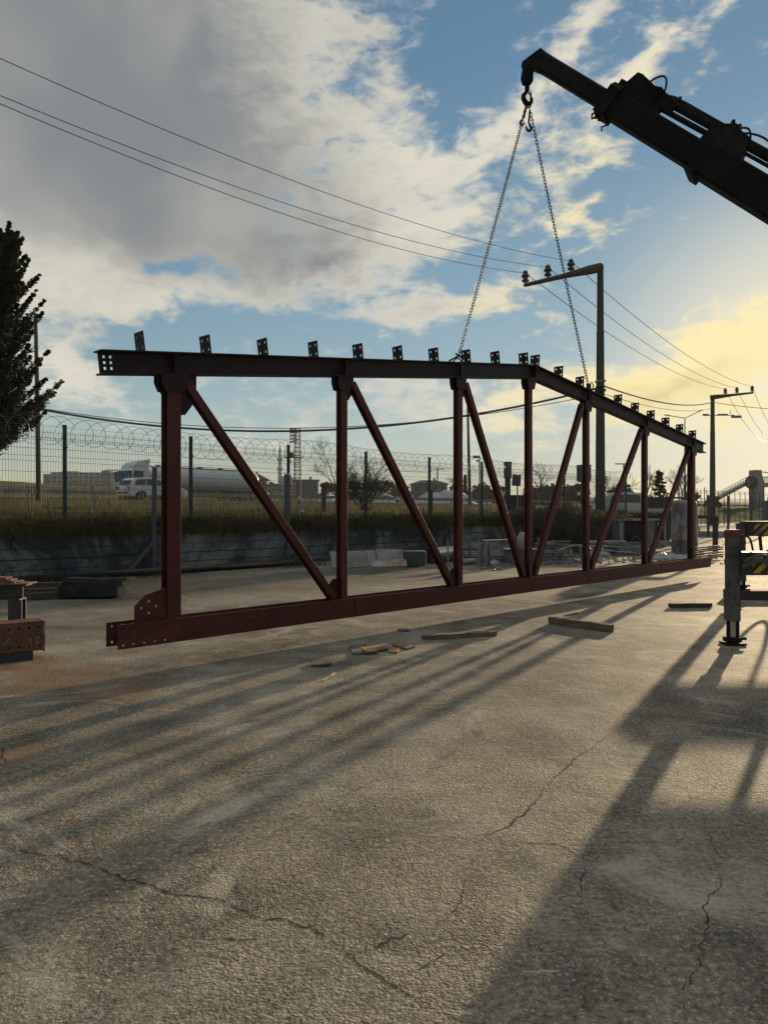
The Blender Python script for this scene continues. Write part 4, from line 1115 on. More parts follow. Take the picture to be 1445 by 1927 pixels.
# older posts in front of and behind the fence
OLD = mat('old_post', (0.06, 0.075, 0.095), 0.6, var=0.3, scale=4, bump=0.2, col2=(0.09,0.06,0.045))
WOODP = mat('stake_wood', (0.075, 0.055, 0.042), 0.9, var=0.35, stretch=(6,6,1))
def old_post(px, ytop, Y, w, label, zb=0.0, arms=True, m=OLD, lean=0.0, brace=False):
    b = at(px, 963.5, Y); b.z = zb; zt = CAM_H + (963.5-ytop)*Y/FPX
    r = empty('fence_stake', b, math.atan2(FD.y, FD.x), label, 'fence post')
    mb = MB(); mb.bar((0,0,0), (lean,0,zt-zb), w, w); mb.build('stake', m, r)
    if arms:
        am = MB(); am.bar((lean,0,zt-zb-0.01), (lean-0.13,-0.05,zt-zb+0.035), 0.02, 0.02); am.bar((lean,0,zt-zb-0.01), (lean+0.15,0.06,zt-zb+0.05), 0.02, 0.02); am.build('barbed_wire_arm', m, r)
    if brace:
        bm_ = MB(); bm_.bar((0,0,0.62), (-0.55,-0.02,0.05), 0.05, 0.05); bm_.build('brace', m, r)
old_post(289, 880, 15.45, 0.070, 'blue grey barbed armed stake standing against the wall beside the first truss post', 0.0, True, OLD, 0.03, True)
old_post(541, 893, 18.2, 0.085, 'weathered dark stake with a brace in front of the wall behind the first long diagonal', 0.0, True, OLD, -0.02, True)
old_post(609, 912, 24.5, 0.11, 'short dark wooden stake in the grass below the bare sapling', 1.1, False, WOODP)
old_post(810, 922, 26.5, 0.11, 'short brown stake beside a green fence post left of the third truss post', 1.1, False, WOODP)
old_post(52, 914, 21.0, 0.035, 'thin pale stake in the grass left of the lamp pole', 1.1, False, mat('pale_stake', (0.30,0.27,0.20), 0.9), 0.0)
old_post(180, 916, 20.0, 0.038, 'thin pale braced stake in the grass right of the first green post', 1.1, False, mat('pale_stake', (0.30,0.27,0.20)), -0.08)
# boundary fence far off on the right
f2 = empty('boundary_fence', at(1330, 985, 72), 0, 'distant dark fence of close posts and barbed wire in front of the footbridge', 'fence')
f2.location.z = 0
def f2p(k): 
    a = at(1318, 985, 66); b = at(1470, 985, 80); q = a.lerp(b, k); q.z = 0; return q - V(f2.location)
for k in range(17):
    q = f2p(k/16); m = MB(); m.box(q+V((0,0,1.45)), (0.05,0.05,2.9)); m.bar(q+V((0,0,2.88)), q+V((-0.12,-0.1,3.2)), 0.04, 0.04); m.build('post', WOODP, f2)
m = MB()
for z in (2.95, 3.1, 3.2): m.tube(f2p(0)+V((-.1,0,z)), f2p(1)+V((-.1,0,z)), 0.014, 3)
for k in range(160): q = f2p(k/159); m.tube(q+V((0,0,0.1)), q+V((0,0,2.5)), 0.008, 3, cap=False)
for k in range(9): m.tube(f2p(0)+V((0,0,0.15+0.29*k)), f2p(1)+V((0,0,0.15+0.29*k)), 0.008, 3, cap=False)
m.build('mesh_panel', WIRE, f2)
# nearer gate posts and mesh on the right
f3 = empty('yard_fence', at(1361, 990, 40), 0, 'thin grey mesh fence with slim posts at the far edge of the yard', 'fence'); f3.location.z = 0
A3 = at(1312, 990, 36.5); B3 = at(1480, 990, 44); A3.z = B3.z = 0
for k in (0.1, 0.30, 0.56, 0.76, 0.95):
    q = A3.lerp(B3, k) - V(f3.location); m = MB(); m.box(q+V((0,0,1.05)), (0.09,0.09,2.1)); m.build('post', FGRN if k > .7 else OLD, f3)
m = MB()
for k in range(96): q = A3.lerp(B3, k/95) - V(f3.location); m.tube(q+V((0,0,0.08)), q+V((0,0,1.8)), 0.004, 3, cap=False)
for k in range(9):
    z = 0.1+0.21*k; m.tube(A3-V(f3.location)+V((0,0,z)), B3-V(f3.location)+V((0,0,z)), 0.004, 3, cap=False)
m.build('mesh_panel', WIRE, f3)
# ------------------------------------------------------------------ poles, lamps and overhead lines
CONC = mat('pole_concrete', (0.055, 0.048, 0.038), 0.9, var=0.2, scale=1.2, bump=0.2, fine=20, stretch=(3,3,0.6))
PORC = mat('insulator', (0.045, 0.026, 0.020), 0.3, bump=0)
GALV = mat('galvanised', (0.20, 0.20, 0.19), 0.5, 0.4, bump=0)
WIREB = mat('line_wire', (0.05, 0.048, 0.046), 0.5, 0.3, bump=0)
def zpx(py, Y): return CAM_H + (963.5-py)*Y/FPX
def insul(mb, c, s=1.0):
    mb.lathe(c, [(0.03*s,-0.06*s),(0.03*s,0.0),(0.115*s,0.02*s),(0.12*s,0.07*s),(0.075*s,0.09*s),(0.075*s,0.15*s),(0.13*s,0.17*s),(0.13*s,0.23*s),(0.085*s,0.26*s),(0.08*s,0.34*s),(0.04*s,0.38*s)], 12)
def mv_pole(px, ytop, Y, r0, r1, armpix, label, ins, thick, zb=None):
    b = at(px, 963.5, Y); b.z = terrain_z(b)-0.1 if zb is None else zb
    root = empty('utility_pole', b, 0, label, 'utility pole', None); H = zpx(ytop, Y)-b.z
    m = MB(); m.lathe((0,0,0), [(r0,0),(r0*0.9,H*0.35),(r1*1.12,H*0.72),(r1*1.16,H*0.722),(r1*1.16,H*0.732),(r1*1.06,H*0.734),(r1*0.94,H-0.05)], 14)
    m.build('shaft', CONC, root, smooth=False)
    tips = []
    (ax0, ay0, aY0), (ax1, ay1, aY1) = armpix          # thick end, thin end
    p0 = at(ax0, ay0, aY0)-b; p1 = at(ax1, ay1, aY1)-b
    am = MB(); d = (p1-p0).normalized()
    am.path([p0-d*0.02, p0, p0+(p1-p0)*0.16, p0+(p1-p0)*0.34, p0+(p1-p0)*0.5, p1-d*0.1, p1], [thick*0.75, thick, thick*0.98, thick*0.72, thick*0.55, thick*0.40, thick*0.33], 8)
    am.build('cross_arm', CONC, root)
    for (ix, iy, f, s_) in ins:
        p = p0.lerp(p1, f); im = MB(); top = p + V((0,0,thick*(0.8-0.45*f)))
        insul(im, top + V((0,0,0.05)), s_); im.build('insulator', PORC, root, smooth=False); tips.append(top + V((0,0,0.05+0.30*s_)) + b)
    return root, tips
P1, T1 = mv_pole(1129, 497, 34, 0.225, 0.150, ((1130, 503, 34), (986, 537, 32.6)), 'tall concrete utility pole whose arm with three insulators points left across the chain', ((0,0,0.40,1.35),(0,0,0.70,1.35),(0,0,0.985,1.35)), 0.21)
P2, T2 = mv_pole(1340, 745, 70, 0.28, 0.19, ((1336, 748, 70), (1417, 739, 68)), 'more distant concrete utility pole whose arm reaches towards the sun', ((0,0,0.35,1.4),(0,0,0.62,1.4),(0,0,0.97,1.4)), 0.22)
x2 = MB(); q = at(1340, 782, 70)-V(P2.location)
x2.bar(q+V((-0.9,0,0)), q+V((1.9,-0.3,0.0)), 0.09, 0.07); 
for dx in (-0.7, 0.7, 1.1): x2.box(q+V((dx,-0.1,0.06)), (0.5,0.2,0.16))
x2.box(q+V((2.1,-0.3,-0.15)), (0.9,0.2,0.22)); x2.path([q+V((1.5,-.3,.1)), q+V((1.55,-.3,.45))], 0.03); x2.build('switch_gear', GALV, P2)
def cable(a, b, sag, r, label, name='power_line', cat='power line', group=None, m=WIREB, n=28):
    a, b = V(a), V(b); mb = MB()
    mb.path([a.lerp(b, k/n) - a - V((0,0,4*sag*(k/n)*(1-k/n))) for k in range(n+1)], r, 5)
    o = mb.build(name, m, loc=a); return tag(o, label, cat, group)
# T1 order along the arm: nearest the shaft, middle, outer end
far_ends = [at(-30, 96, 16), at(-30, 167, 16), at(-30, 182, 15.6)]
lb = ['highest of three thin wires crossing the sky to the tall pole arm', 'middle of three thin wires crossing the sky to the tall pole arm', 'lowest of three thin wires crossing the sky to the tall pole arm']
for e, t_, l in zip(far_ends, T1, lb): cable(e, t_, 0.62, 0.0105, l, group='overhead wires over the yard')
lb = ['thin wire sagging from the innermost insulator of the tall pole to the far pole', 'thin wire sagging from the middle insulator of the tall pole to the far pole', 'thin wire sagging from the outer end of the tall pole arm to the far pole']
for t_, u_, l in zip(T1, (T2[2], T2[1], T2[0]), lb): cable(t_, u_, 0.9, 0.016, l, group='overhead wires between the two poles')
lb = ['faint wire leaving the far pole from its outermost insulator', 'faint wire leaving the far pole from its middle insulator', 'faint wire leaving the far pole from its inner insulator']
for u_, l in zip(T2[::-1], lb): cable(u_, u_+V((26, 42, -1.0)), 1.4, 0.02, l, group='overhead wires beyond the far pole')
# lamp pole at the left and bundled service cables
b = at(73.5, 963.5, 35); b.z = terrain_z(b)-0.1; H = zpx(590, 35)-b.z
lp = empty('wooden_pole', b, 0, 'slim dark bracket topped pole behind the evergreen branches', 'pole')
m = MB(); m.path([(0,0,0), (-0.05,0,H*0.5), (-0.15,0,H)], [0.125,0.11,0.085], 8); m.build('shaft', mat('pole_wood', (0.065,0.052,0.042), 0.9, var=0.3, stretch=(6,6,0.7)), lp)
m = MB(); m.bar((-0.15,0,H-0.05), (-0.62,0,H-0.02), 0.06, 0.07); m.build('bracket', GALV, lp)
ca = b + V((-0.1, -0.1, zpx(769, 35)-b.z)); p1b = V(P1.location)
cb_ = V((p1b.x-0.2, p1b.y-0.15, zpx(732, 34)))
cable(ca, cb_, 1.48, 0.050, 'thick black cable sagging across the view from the slim wooden pole to the concrete pole', 'service_cable', 'cable')
cable(ca+V((0,0.05,0.05)), cb_+V((0,0,-0.28)), 1.24, 0.018, 'thinner black cable running just above the thick bundle to the tall pole', 'service_cable', 'cable')
p2b = V(P2.location)
cable(V((p1b.x+0.2,p1b.y,zpx(727,34))), V((p2b.x,p2b.y-.2,zpx(757,70))), 0.55, 0.040, 'thick dark cable from the tall pole to the far pole', 'service_cable', 'cable')
cable(V((p1b.x+0.2,p1b.y,zpx(742,34))), V((p2b.x,p2b.y-.2,zpx(768,70))), 0.5, 0.016, 'thin lower cable from the tall pole past the far pole', 'service_cable', 'cable')
cable(V((p2b.x,p2b.y,zpx(757,70))), V((p2b.x+26,p2b.y+14,zpx(752,84))), 0.9, 0.03, 'thick dark cable leaving the far pole to the edge of the view', 'service_cable', 'cable')
for dz in (0.0,):
    st_ = MB()
    st_.box((0,0,0), (0.42,0.42,0.10)); st_.box((0,0,0.42), (0.40,0.40,0.08)); o = st_.build('cable_clamp', GALV, P1); o.location = (0,0,zpx(735,34)-p1b.z)
# tall thin pole and other far posts
def simple_pole(px, ytop, Y, r0, r1, label, name='pole', lean=0.0):
    b = at(px, 963.5, Y); b.z = terrain_z(b)-0.1; H = zpx(ytop, Y)-b.z
    r = empty(name, b, 0, label, 'pole'); m = MB(); m.path([(0,0,0),(lean*H,0,H)], [r0,r1], 8); m.build('shaft', CONC, r); return r, H
simple_pole(884, 760, 70, 0.17, 0.10, 'tall thin plain pole seen between the third post and its diagonal', lean=-0.022)
r, H = simple_pole(823, 880, 150, 0.16, 0.12, 'far small pole with two crossbars beyond the white mound')
m = MB(); m.bar((-1.6,0,H-0.3),(1.6,0,H-0.3),0.14,0.14); m.bar((-3.2,0,H-5.2),(3.2,0,H-5.2),0.16,0.16); m.build('cross_bar', GALV, r)
r, H = simple_pole(1173, 873, 110, 0.14, 0.10, 'far pole with a short T bar among the bare trees')
m = MB(); m.bar((-1.3,0,H),(1.3,0,H),0.16,0.16); m.build('cross_bar', GALV, r)
simple_pole(1325, 917, 90, 0.06, 0.05, 'very thin short mast left of the far pole', 'mast')
# street lamp with two arms behind the low end of the truss
b = at(1288, 963.5, 80); b.z = terrain_z(b); H = zpx(787, 80)-b.z
sl_ = empty('street_lamp', b, 0, 'double armed street lamp rising behind the low end of the truss', 'street lamp')
m = MB(); m.path([(0,0,0),(0,0,H)], [0.13,0.06], 8); m.build('post', GALV, sl_)
for ex, ey in ((1258, 782), (1313, 775)):
    e = at(ex, ey, 80)-b; m = MB(); m.path([(0,0,H), e], 0.045, 6); m.build('lamp_arm', GALV, sl_)
    m = MB(); d = e-V((0,0,H)); d.normalize(); m.bar(e-d*0.1, e+d*0.45, 0.22, 0.10); m.build('lamp_head', GALV, sl_)
# floodlight on the fence and dark boxes on posts
b = at(897, 963.5, 25.9); b.z = 1.1
fl = empty('floodlight', b, 0, 'small floodlight on a thin bracket beside a green fence post', 'floodlight'); H = zpx(862, 25.9)-b.z
m = MB(); m.path([(0.10,0,0),(0.10,0,H),(0.0,0,H+0.02)], 0.022, 6); m.build('bracket', GALV, fl)
m = MB(); m.box((-0.02,-0.02,H+0.04), (0.24,0.10,0.09)); m.box((0.03,-0.02,H-0.10), (0.14,0.08,0.05)); m.build('lamp_head', GALV, fl)
CAB = mat('box_grey', (0.075, 0.070, 0.062), 0.6, var=0.25, scale=3, bump=0.1)
def box_post(px, y0, y1, wpx, Y, ybase, pw, label):
    b = at(px, 963.5, Y); b.z = zpx(ybase, Y); r = empty('box_on_post', b, R(20), label, 'post box')
    z0, z1 = zpx(y1, Y)-b.z, zpx(y0, Y)-b.z; w_ = wpx*Y/FPX
    m = MB(); m.box((0,0,z0/2), (pw,pw,z0)); m.build('post', FGRN, r)
    m = MB(); m.box((0,0,(z0+z1)/2), (w_,w_*0.7,z1-z0-0.06)); m.box((0,0,z1-0.02), (w_*1.06,w_*0.78,0.04)); m.box((0,0,z0+0.03), (w_*0.8,w_*0.6,0.06)); m.build('box', CAB, r, bevel=0.012)
    m = MB(); m.box((w_*0.05,-w_*0.36,(z0+z1)/2), (w_*0.75,0.012,(z1-z0)*0.8)); m.build('box_door', mat('box_door', (0.10,0.095,0.085), 0.55), r)
box_post(955, 869, 901, 12.5, 29, 985, 0.16, 'tall dark box on a green post between the third diagonal and the ridge post')
box_post(1098, 875, 907, 22, 33, 985, 0.18, 'wide dark box on a post half hidden by the fifth truss post')
b = at(971, 963.5, 31); b.z = 1.0; sg = empty('sign_board', b, 0, 'tilted grey sign board on a thin post beside the tall dark box', 'sign')
H = zpx(915, 31)-b.z; m = MB(); m.path([(0.05,0,0),(0.05,0,H+0.1)], 0.03, 6); m.build('post', GALV, sg)
m = MB(); m.box((0,-0.05,H+0.25), (0.36,0.03,0.48), M=Matrix.Rotation(R(4),3,'Y')); m.build('board', CAB, sg)
m = MB(); m.path([at(988,855,36)-b, at(984,862,36)-b, at(992,858,36)-b], 0.012, 4); 
# lattice floodlight tower
Yt = 150; b = at(560, 963.5, Yt); b.z = terrain_z(b)-0.3; H = zpx(806, Yt)-b.z
lt_ = empty('lattice_tower', b, 0, 'rusty lattice mast with a rack of lamps and a side platform', 'tower')
RST = mat('rusty_lattice', (0.085, 0.050, 0.035), 0.8, var=0.3, scale=1.0, bump=0)
m = MB(); n = 20
def tww(z): return 0.62-0.10*z/H
for sx in (-1,1):
    for sy in (-1,1):
        m.bar((sx*tww(0),sy*tww(0),0),(sx*tww(H),sy*tww(H),H),0.13,0.13)
for k in range(n):
    z0, z1 = H*k/n, H*(k+1)/n; a0, a1 = tww(z0), tww(z1)
    for (p, q) in (((-1,-1),(1,-1)),((1,-1),(1,1)),((1,1),(-1,1)),((-1,1),(-1,-1))):
        if k % 2: p, q = q, p
        m.bar((p[0]*a0,p[1]*a0,z0),(q[0]*a1,q[1]*a1,z1),0.08,0.08); m.bar((p[0]*a1,p[1]*a1,z1),(q[0]*a1,q[1]*a1,z1),0.08,0.08)
m.build('mast', RST, lt_)
m = MB()
for k in range(5):
    z = H-0.3-0.62*k
    for j in range(4): m.box((-1.25+0.32*j, -0.75, z+0.04*j), (0.26,0.22,0.34), M=Matrix.Rotation(R(25),3,'X'))
    m.bar((-1.5,-0.7,z-0.2),(0.1,-0.65,z-0.2+0.12),0.07,0.07)
m.bar((-1.45,-0.7,H-3.1),(-1.45,-0.7,H+0.1),0.07,0.07); m.build('lamp_rack', mat('lamp_black', (0.02,0.02,0.02), 0.5, bump=0), lt_)
m = MB(); zp = zpx(861, Yt)-b.z
m.box((-0.9,0,zp), (3.6,1.4,0.10)); m.box((-1.4,0,zp+0.5), (1.2,0.9,0.9)); m.bar((-2.6,0,zp+0.02),(-0.3,0,zp-1.5),0.10,0.10); m.bar((-2.6,-0.6,zp+1.0),(0.9,-0.6,zp+1.0),0.05,0.05)
for x in (-2.6,-1.7,-0.8,0.9): m.bar((x,-0.6,zp),(x,-0.6,zp+1.0),0.05,0.05)
m.build('platform', RST, lt_)
# ------------------------------------------------------------------ things lying about the yard
WOOD = mat('plank_wood', (0.20, 0.135, 0.075), 0.85, var=0.35, scale=2.5, bump=0.3, fine=40, stretch=(1,10,10), col2=(0.09,0.06,0.04))
PLY = mat('plywood', (0.26, 0.15, 0.085), 0.85, var=0.3, scale=3, bump=0.2, col2=(0.13,0.085,0.06))
PLYG = mat('plywood_grey', (0.16, 0.14, 0.12), 0.9, var=0.3, scale=5, bump=0.2, col2=(0.07,0.06,0.05))
def plank(p0, p1, w, h, m, label, name='plank', cat='plank', tilt=0.0):
    a, b = gnd(*p0), gnd(*p1); c = (a+b)/2; d = b-a; mb = MB(); L = d.length
    n = 8; rp_ = random.Random(int(L*1000)); vs = []
    for k in range(n+1):
        x = -L/2 + L*k/n; j = lambda s: rp_.uniform(-s, s)
        vs.append([(x+j(.004), -w/2+j(.003), j(.001)), (x, w/2+j(.003), j(.001)), (x, w/2+j(.003), h+j(.004)), (x+j(.004), -w/2+j(.003), h+j(.004))])
    mb.v = [V(p) for r_ in vs for p in r_]
    for k in range(n):
        for q in range(4): mb.f.append((4*k+q, 4*k+(q+1)%4, 4*k+4+(q+1)%4, 4*k+4+q))
    mb.f += [(3,2,1,0), tuple(4*n+q for q in range(4))]
    o = mb.build(name, m, loc=(c.x, c.y, 0.004)); o.rotation_euler = (R(tilt), 0, math.atan2(d.y, d.x)); return tag(o, label, cat)
plank((795, 1204), (932, 1196), 0.075, 0.042, WOOD, 'light wooden plank lying nearly level in the middle of the yard')
plank((1033, 1174), (1152, 1190), 0.05, 0.075, WOOD, 'thick wooden beam on its edge lying aslant between the truss and the outrigger')
plank((1259, 1144), (1337, 1143), 0.07, 0.055, mat('dark_timber', (0.07,0.048,0.032), 0.85, var=0.35, stretch=(1,8,8)), 'short dark timber lying just left of the outrigger leg')
plank((608, 1283), (632, 1268), 0.012, 0.008, mat('pale_stick', (0.40,0.33,0.22), 0.9), 'small pale stick lying below the plywood scraps', 'stick', 'stick')
plank((1062, 1160), (1085, 1155), 0.02, 0.012, WOOD, 'tiny stick on the yard above the slanting beam', 'stick', 'stick')
def sheet(pix, h, m, label, z0=0.004):
    P = [gnd(*p) for p in pix]; c = sum(P, V((0,0,0)))/len(P); mb = MB()
    mb.prism([(p.x-c.x, p.y-c.y) for p in P], (0,0,h/2), Lx, Ly, Lz, h)
    return tag(mb.build('plywood_scrap', m, loc=(c.x, c.y, z0)), label, 'plywood')
sheet([(656,1217),(664,1233),(712,1231),(698,1215)], 0.010, PLYG, 'grey plywood scrap at the left of the small heap on the yard')
sheet([(694,1231),(690,1221),(730,1215),(736,1224)], 0.010, PLY, 'brown stained plywood piece in the middle of the heap', 0.015)
sheet([(678,1225),(688,1234),(709,1232),(700,1224)], 0.010, mat('ply_orange', (0.33,0.17,0.075), 0.85, var=0.25, scale=4), 'orange plywood corner lying in front of the heap', 0.027)
sheet([(738,1216),(766,1224),(781,1219),(752,1213)], 0.014, PLY, 'reddish square of plywood at the right of the heap')
sheet([(733,1222),(729,1230),(749,1230),(752,1223)], 0.016, mat('ply_orange', (0.33,0.17,0.075)), 'small orange block of plywood between the larger scraps')
sheet([(748,1186),(753,1190),(770,1189),(768,1186)], 0.016, PLYG, 'small dark chip of wood lying above the plywood heap')
sheet([(586,1250),(588,1256),(622,1255),(624,1250)], 0.018, mat('dark_slab', (0.06,0.065,0.055), 0.9), 'dark thin slab lying left of the pale stick')
# left: box beam with bolted splice plates on a dark base
BRN = primer('brown_primer', (0.145, 0.062, 0.032), (0.09, 0.035, 0.02), (0.5, 0.68))
DST = mat('dark_steel', (0.035, 0.033, 0.031), 0.6, var=0.3, bump=0.15, col2=(0.08,0.045,0.03))
e = gnd(77, 1236); xb = empty('steel_column', e, R(36), 'brown primed steel column end with chalk marks and bolt holes lying on the ground', 'steel column')
D0 = V((-1,0,0)); zb = 0.075; Hc = 0.25
m = MB(); us = [0, 0.022, 0.040, 0.10, 0.118, 0.178, 0.196, 0.255, 0.27, 0.34, 0.36, 0.50, 1.9]; ws = [zb, zb+0.035, zb+0.052, zb+0.19, zb+0.207, zb+Hc]
holes = {(i,j) for i in (1,3,5,7,9) for j in (1,3)}
m.holeplate((0,-0.10,0), D0, Lz, Ly, us, ws, holes | {(11,2)}, 0.012)
m.box((-0.95,0,zb+Hc/2), (1.88,0.012,Hc-0.002)); m.box((-0.95,-0.0,zb+Hc-0.006), (1.88,0.185,0.010)); m.box((-0.95,0.10,zb+Hc/2), (1.88,0.012,Hc)); m.box((-0.95,0.0,zb+0.006), (1.88,0.185,0.010))
m.build('body', BRN, xb)
m = MB(); m.box((0.008,-0.0,zb+Hc/2-0.005), (0.012,0.225,Hc+0.01)); m.build('end_plate', mat('scuffed_edge', (0.30,0.24,0.19), 0.7, var=0.5, scale=14, bump=0.2, col2=(0.10,0.05,0.03)), xb)
m = MB(); y = -0.1075
m.path([(-0.315,y,zb+0.095),(-0.30,y,zb+0.075),(-0.262,y,zb+0.125)], 0.0018, 4)
m.path([(-0.10,y,zb+0.05),(-0.098,y,zb+0.09),(-0.088,y,zb+0.105),(-0.105,y,zb+0.10)], 0.0018, 4)
m.path([(-0.03,y,zb+0.10),(-0.05,y,zb+0.115),(-0.065,y,zb+0.095),(-0.04,y,zb+0.08),(-0.03,y,zb+0.06),(-0.05,y,zb+0.048),(-0.066,y,zb+0.062),(-0.04,y,zb+0.08)], 0.0018, 4)
m.build('chalk_mark', mat('chalk', (0.45,0.42,0.37), 0.9, bump=0), xb)
m = MB(); m.box((-0.98,0.0,0.035), (1.8,0.24,0.07)); m.build('base_rail', DST, xb)
e2 = at(44, 1168, 7.35); e2.z = 0
tr2 = empty('steel_trestle', e2, R(4), 'dark steel trestle with a broad top flange standing behind the brown column', 'trestle')
zt2 = zpx(1099, 7.35)
m = MB(); m.box((-0.9,0,zt2-0.005), (1.92,0.16,0.012)); m.box((-0.9,0,zt2-0.075), (1.8,0.010,0.13)); m.box((-0.9,0,zt2-0.145), (1.8,0.16,0.012)); m.build('top_beam', DST, tr2)
for x in (-0.055, -1.5):
    m = MB(); m.box((x,-0.05,(zt2-0.15)/2), (0.13,0.012,zt2-0.15)); m.box((x,0.05,(zt2-0.15)/2), (0.13,0.012,zt2-0.15)); m.box((x,0,(zt2-0.15)/2), (0.01,0.09,zt2-0.152)); m.box((x,0,0.006), (0.2,0.2,0.012)); m.build('leg', DST, tr2)
RUST = mat('rust_plate', (0.23, 0.105, 0.055), 0.85, var=0.35, scale=5, bump=0.25, col2=(0.11,0.05,0.03))
for k, (x, y, w_, d_, a, lb) in enumerate(((-0.12,0.0,0.42,0.22,3,'rusty steel plate lying lowest on the trestle'),(-0.22,0.02,0.36,0.18,-4,'rusty steel plate second from the bottom on the trestle'),(-0.30,-0.01,0.42,0.16,6,'rusty narrow plate third from the bottom on the trestle'),(-0.34,0.01,0.40,0.13,2,'rusty plate on top of the trestle stack'))):
    m = MB(); m.box((0,0,0), (w_,d_,0.012)); m.box((w_*0.2,0,0.009), (0.05,0.04,0.006))
    o = m.build('steel_plate', RUST, loc=(e2.x+x, e2.y+y, zt2+0.009+0.019*k)); o.rotation_euler = (0,R(0.5*k),R(a)); tag(o, lb, 'steel plate')
# dark slabs stacked by the wall
SLB = mat('black_slab', (0.014, 0.016, 0.019), 0.9, spec=0.04, var=0.35, scale=4, bump=0.3, fine=25, col2=(0.026,0.025,0.024))
b = gnd(160, 1128)
for k, (dx, dy, z, w_, d_, th_, a, tl, lb) in enumerate(((0,0.0,0.0,0.82,0.5,0.17,6,-14,'thick black slab leaning lowest at the front of the stack by the wall'),(-0.02,0.24,0.13,0.86,0.5,0.10,5,-8,'black slab in the middle of the stack by the wall'),(-0.04,0.42,0.20,0.92,0.45,0.06,3,-5,'thin black slab on top of the stack by the wall'))):
    m = MB(); n = 10; vs = []
    for i in range(n+1):
        x = -w_/2+w_*i/n; sag = -0.018*math.sin(PI*i/n)+0.004*math.sin(i*2.3+k)
        vs += [V((x,-d_/2,sag+0.02)),V((x,d_/2,sag)),V((x,d_/2,th_+sag)),V((x,-d_/2+0.05,th_+sag*1.2))]
    m.v = vs
    for i in range(n):
        for q in range(4): m.f.append((4*i+q,4*i+(q+1)%4,4*i+4+(q+1)%4,4*i+4+q))
    m.f += [(3,2,1,0), tuple(4*n+q for q in range(4))]
    o = m.build('rubber_slab', SLB, loc=(b.x+dx, b.y+0.25+dy, z)); o.rotation_euler = (R(tl)*0.4, 0, R(a)); tag(o, lb, 'slab')
for i, (px, py, L, a, lb) in enumerate(((70,1112,0.9,8,'dark rough timber lying between the trestle and the black slabs'),(60,1100,1.0,4,'dark timber lying behind the rough one near the trestle'),(85,1120,0.5,20,'broken dark offcut in front of the rough timbers'))):
    q = gnd(px, py+8); m = MB(); m.bar((-L/2,0,0.05),(L/2,0.02,0.06),0.10,0.09); o = m.build('timber', mat('dark_timber', (0.07,0.048,0.032)), loc=(q.x,q.y,0)); o.rotation_euler = (0,0,R(a)); tag(o, lb, 'timber')
# a long dark pipe lying along the wall foot
m = MB(); m.tube(wl(-7,-1.05,0.075), wl(5.2,-1.0,0.075), 0.075, 10); o = m.build('pipe', SLB, smooth=True); tag(o, 'long black pipe lying along the foot of the wall', 'pipe')
# pale boards leaning on the wall
BRD = mat('pale_board', (0.36, 0.32, 0.285), 0.8, var=0.15, scale=2, bump=0.08, col2=(0.26,0.22,0.19))
YB = 16.75
def board(x0, x1, y0, y1, Y, tilt, label, m=BRD, dy=0.0, skew=0):
    """pixel box; board leans back by tilt degrees"""
    a, c = at(x0, y1, Y), at(x1, y1, Y); w_ = c.x-a.x; h = (y1-y0)*Y/FPX/math.cos(R(tilt)) ; z = max(0, a.z)
    mb = MB(); mb.prism([(0,0),(w_,0),(w_+skew*h,h),(skew*h,h)], (0,0,0), Lx, (Lz*math.cos(R(tilt))+Ly*math.sin(R(tilt))), Ly, 0.018)
    return tag(mb.build('board', m, loc=(a.x, Y+dy, z), bevel=0.003), label, 'board')
board(627, 664, 1038, 1068, YB, 16, 'pale board leftmost of the row leaning below the wall, behind a truss post', skew=-0.25)
board(660, 690, 1037, 1066, YB+0.10, 15, 'pale wide board leaning second from the left in the row', skew=-0.15)
board(663, 686, 1046, 1067, YB-0.06, 16, 'smaller wood grained panel leaning in front of the pale boards', mat('grain_panel', (0.27,0.23,0.19), 0.8, var=0.2, stretch=(2,2,14)), skew=-0.05)
board(686, 692, 1037, 1066, YB-0.02, 15, 'narrow upright strip of board in the leaning row', skew=-0.18)
board(694, 711, 1036, 1064, YB+0.02, 18, 'pale board leaning in the middle of the row', skew=-0.22)
board(710, 760, 1034, 1056, YB+0.16, 18, 'large pale board leaning at the right of the row', skew=-0.12)
board(700, 727, 1056, 1066, YB-0.22, 45, 'low pale flap of board at the front of the row', skew=0.1)
board(726, 766, 1053, 1065, YB-0.20, 45, 'rust stained low board at the front right of the row', mat('stained_board', (0.33,0.26,0.21), 0.8, col2=(0.24,0.13,0.08)), skew=-0.1)
# dark tub and the pipe beyond
t0 = at(780, 1062, YB+0.35); t0.z = 0
m = MB(); m.prism([(-0.26,0.34),(0.26,0.34),(0.25,0.03),(0.12,-0.005),(-0.16,-0.005),(-0.24,0.12)], (0,0,0.02), Lx, Lz, Ly, 0.42)
o = m.build('plastic_tub', mat('tub_grey', (0.055,0.056,0.058), 0.6, var=0.12, bump=0.05), loc=t0, bevel=0.02); tag(o, 'dark grey moulded tub beside the row of pale boards', 'tub')
m = MB(); a = at(802, 1046, 18.0); c = at(852, 1043, 19.2); a.z = c.z = 0.19
m.path([a, c], 0.185, 18, cap=False); m.path([c, a], 0.170, 18, cap=False); o = m.build('pipe', mat('grey_pipe', (0.15,0.155,0.16), 0.5, var=0.15, bump=0.05), smooth=True); tag(o, 'fat grey pipe lying right of the dark tub', 'pipe')
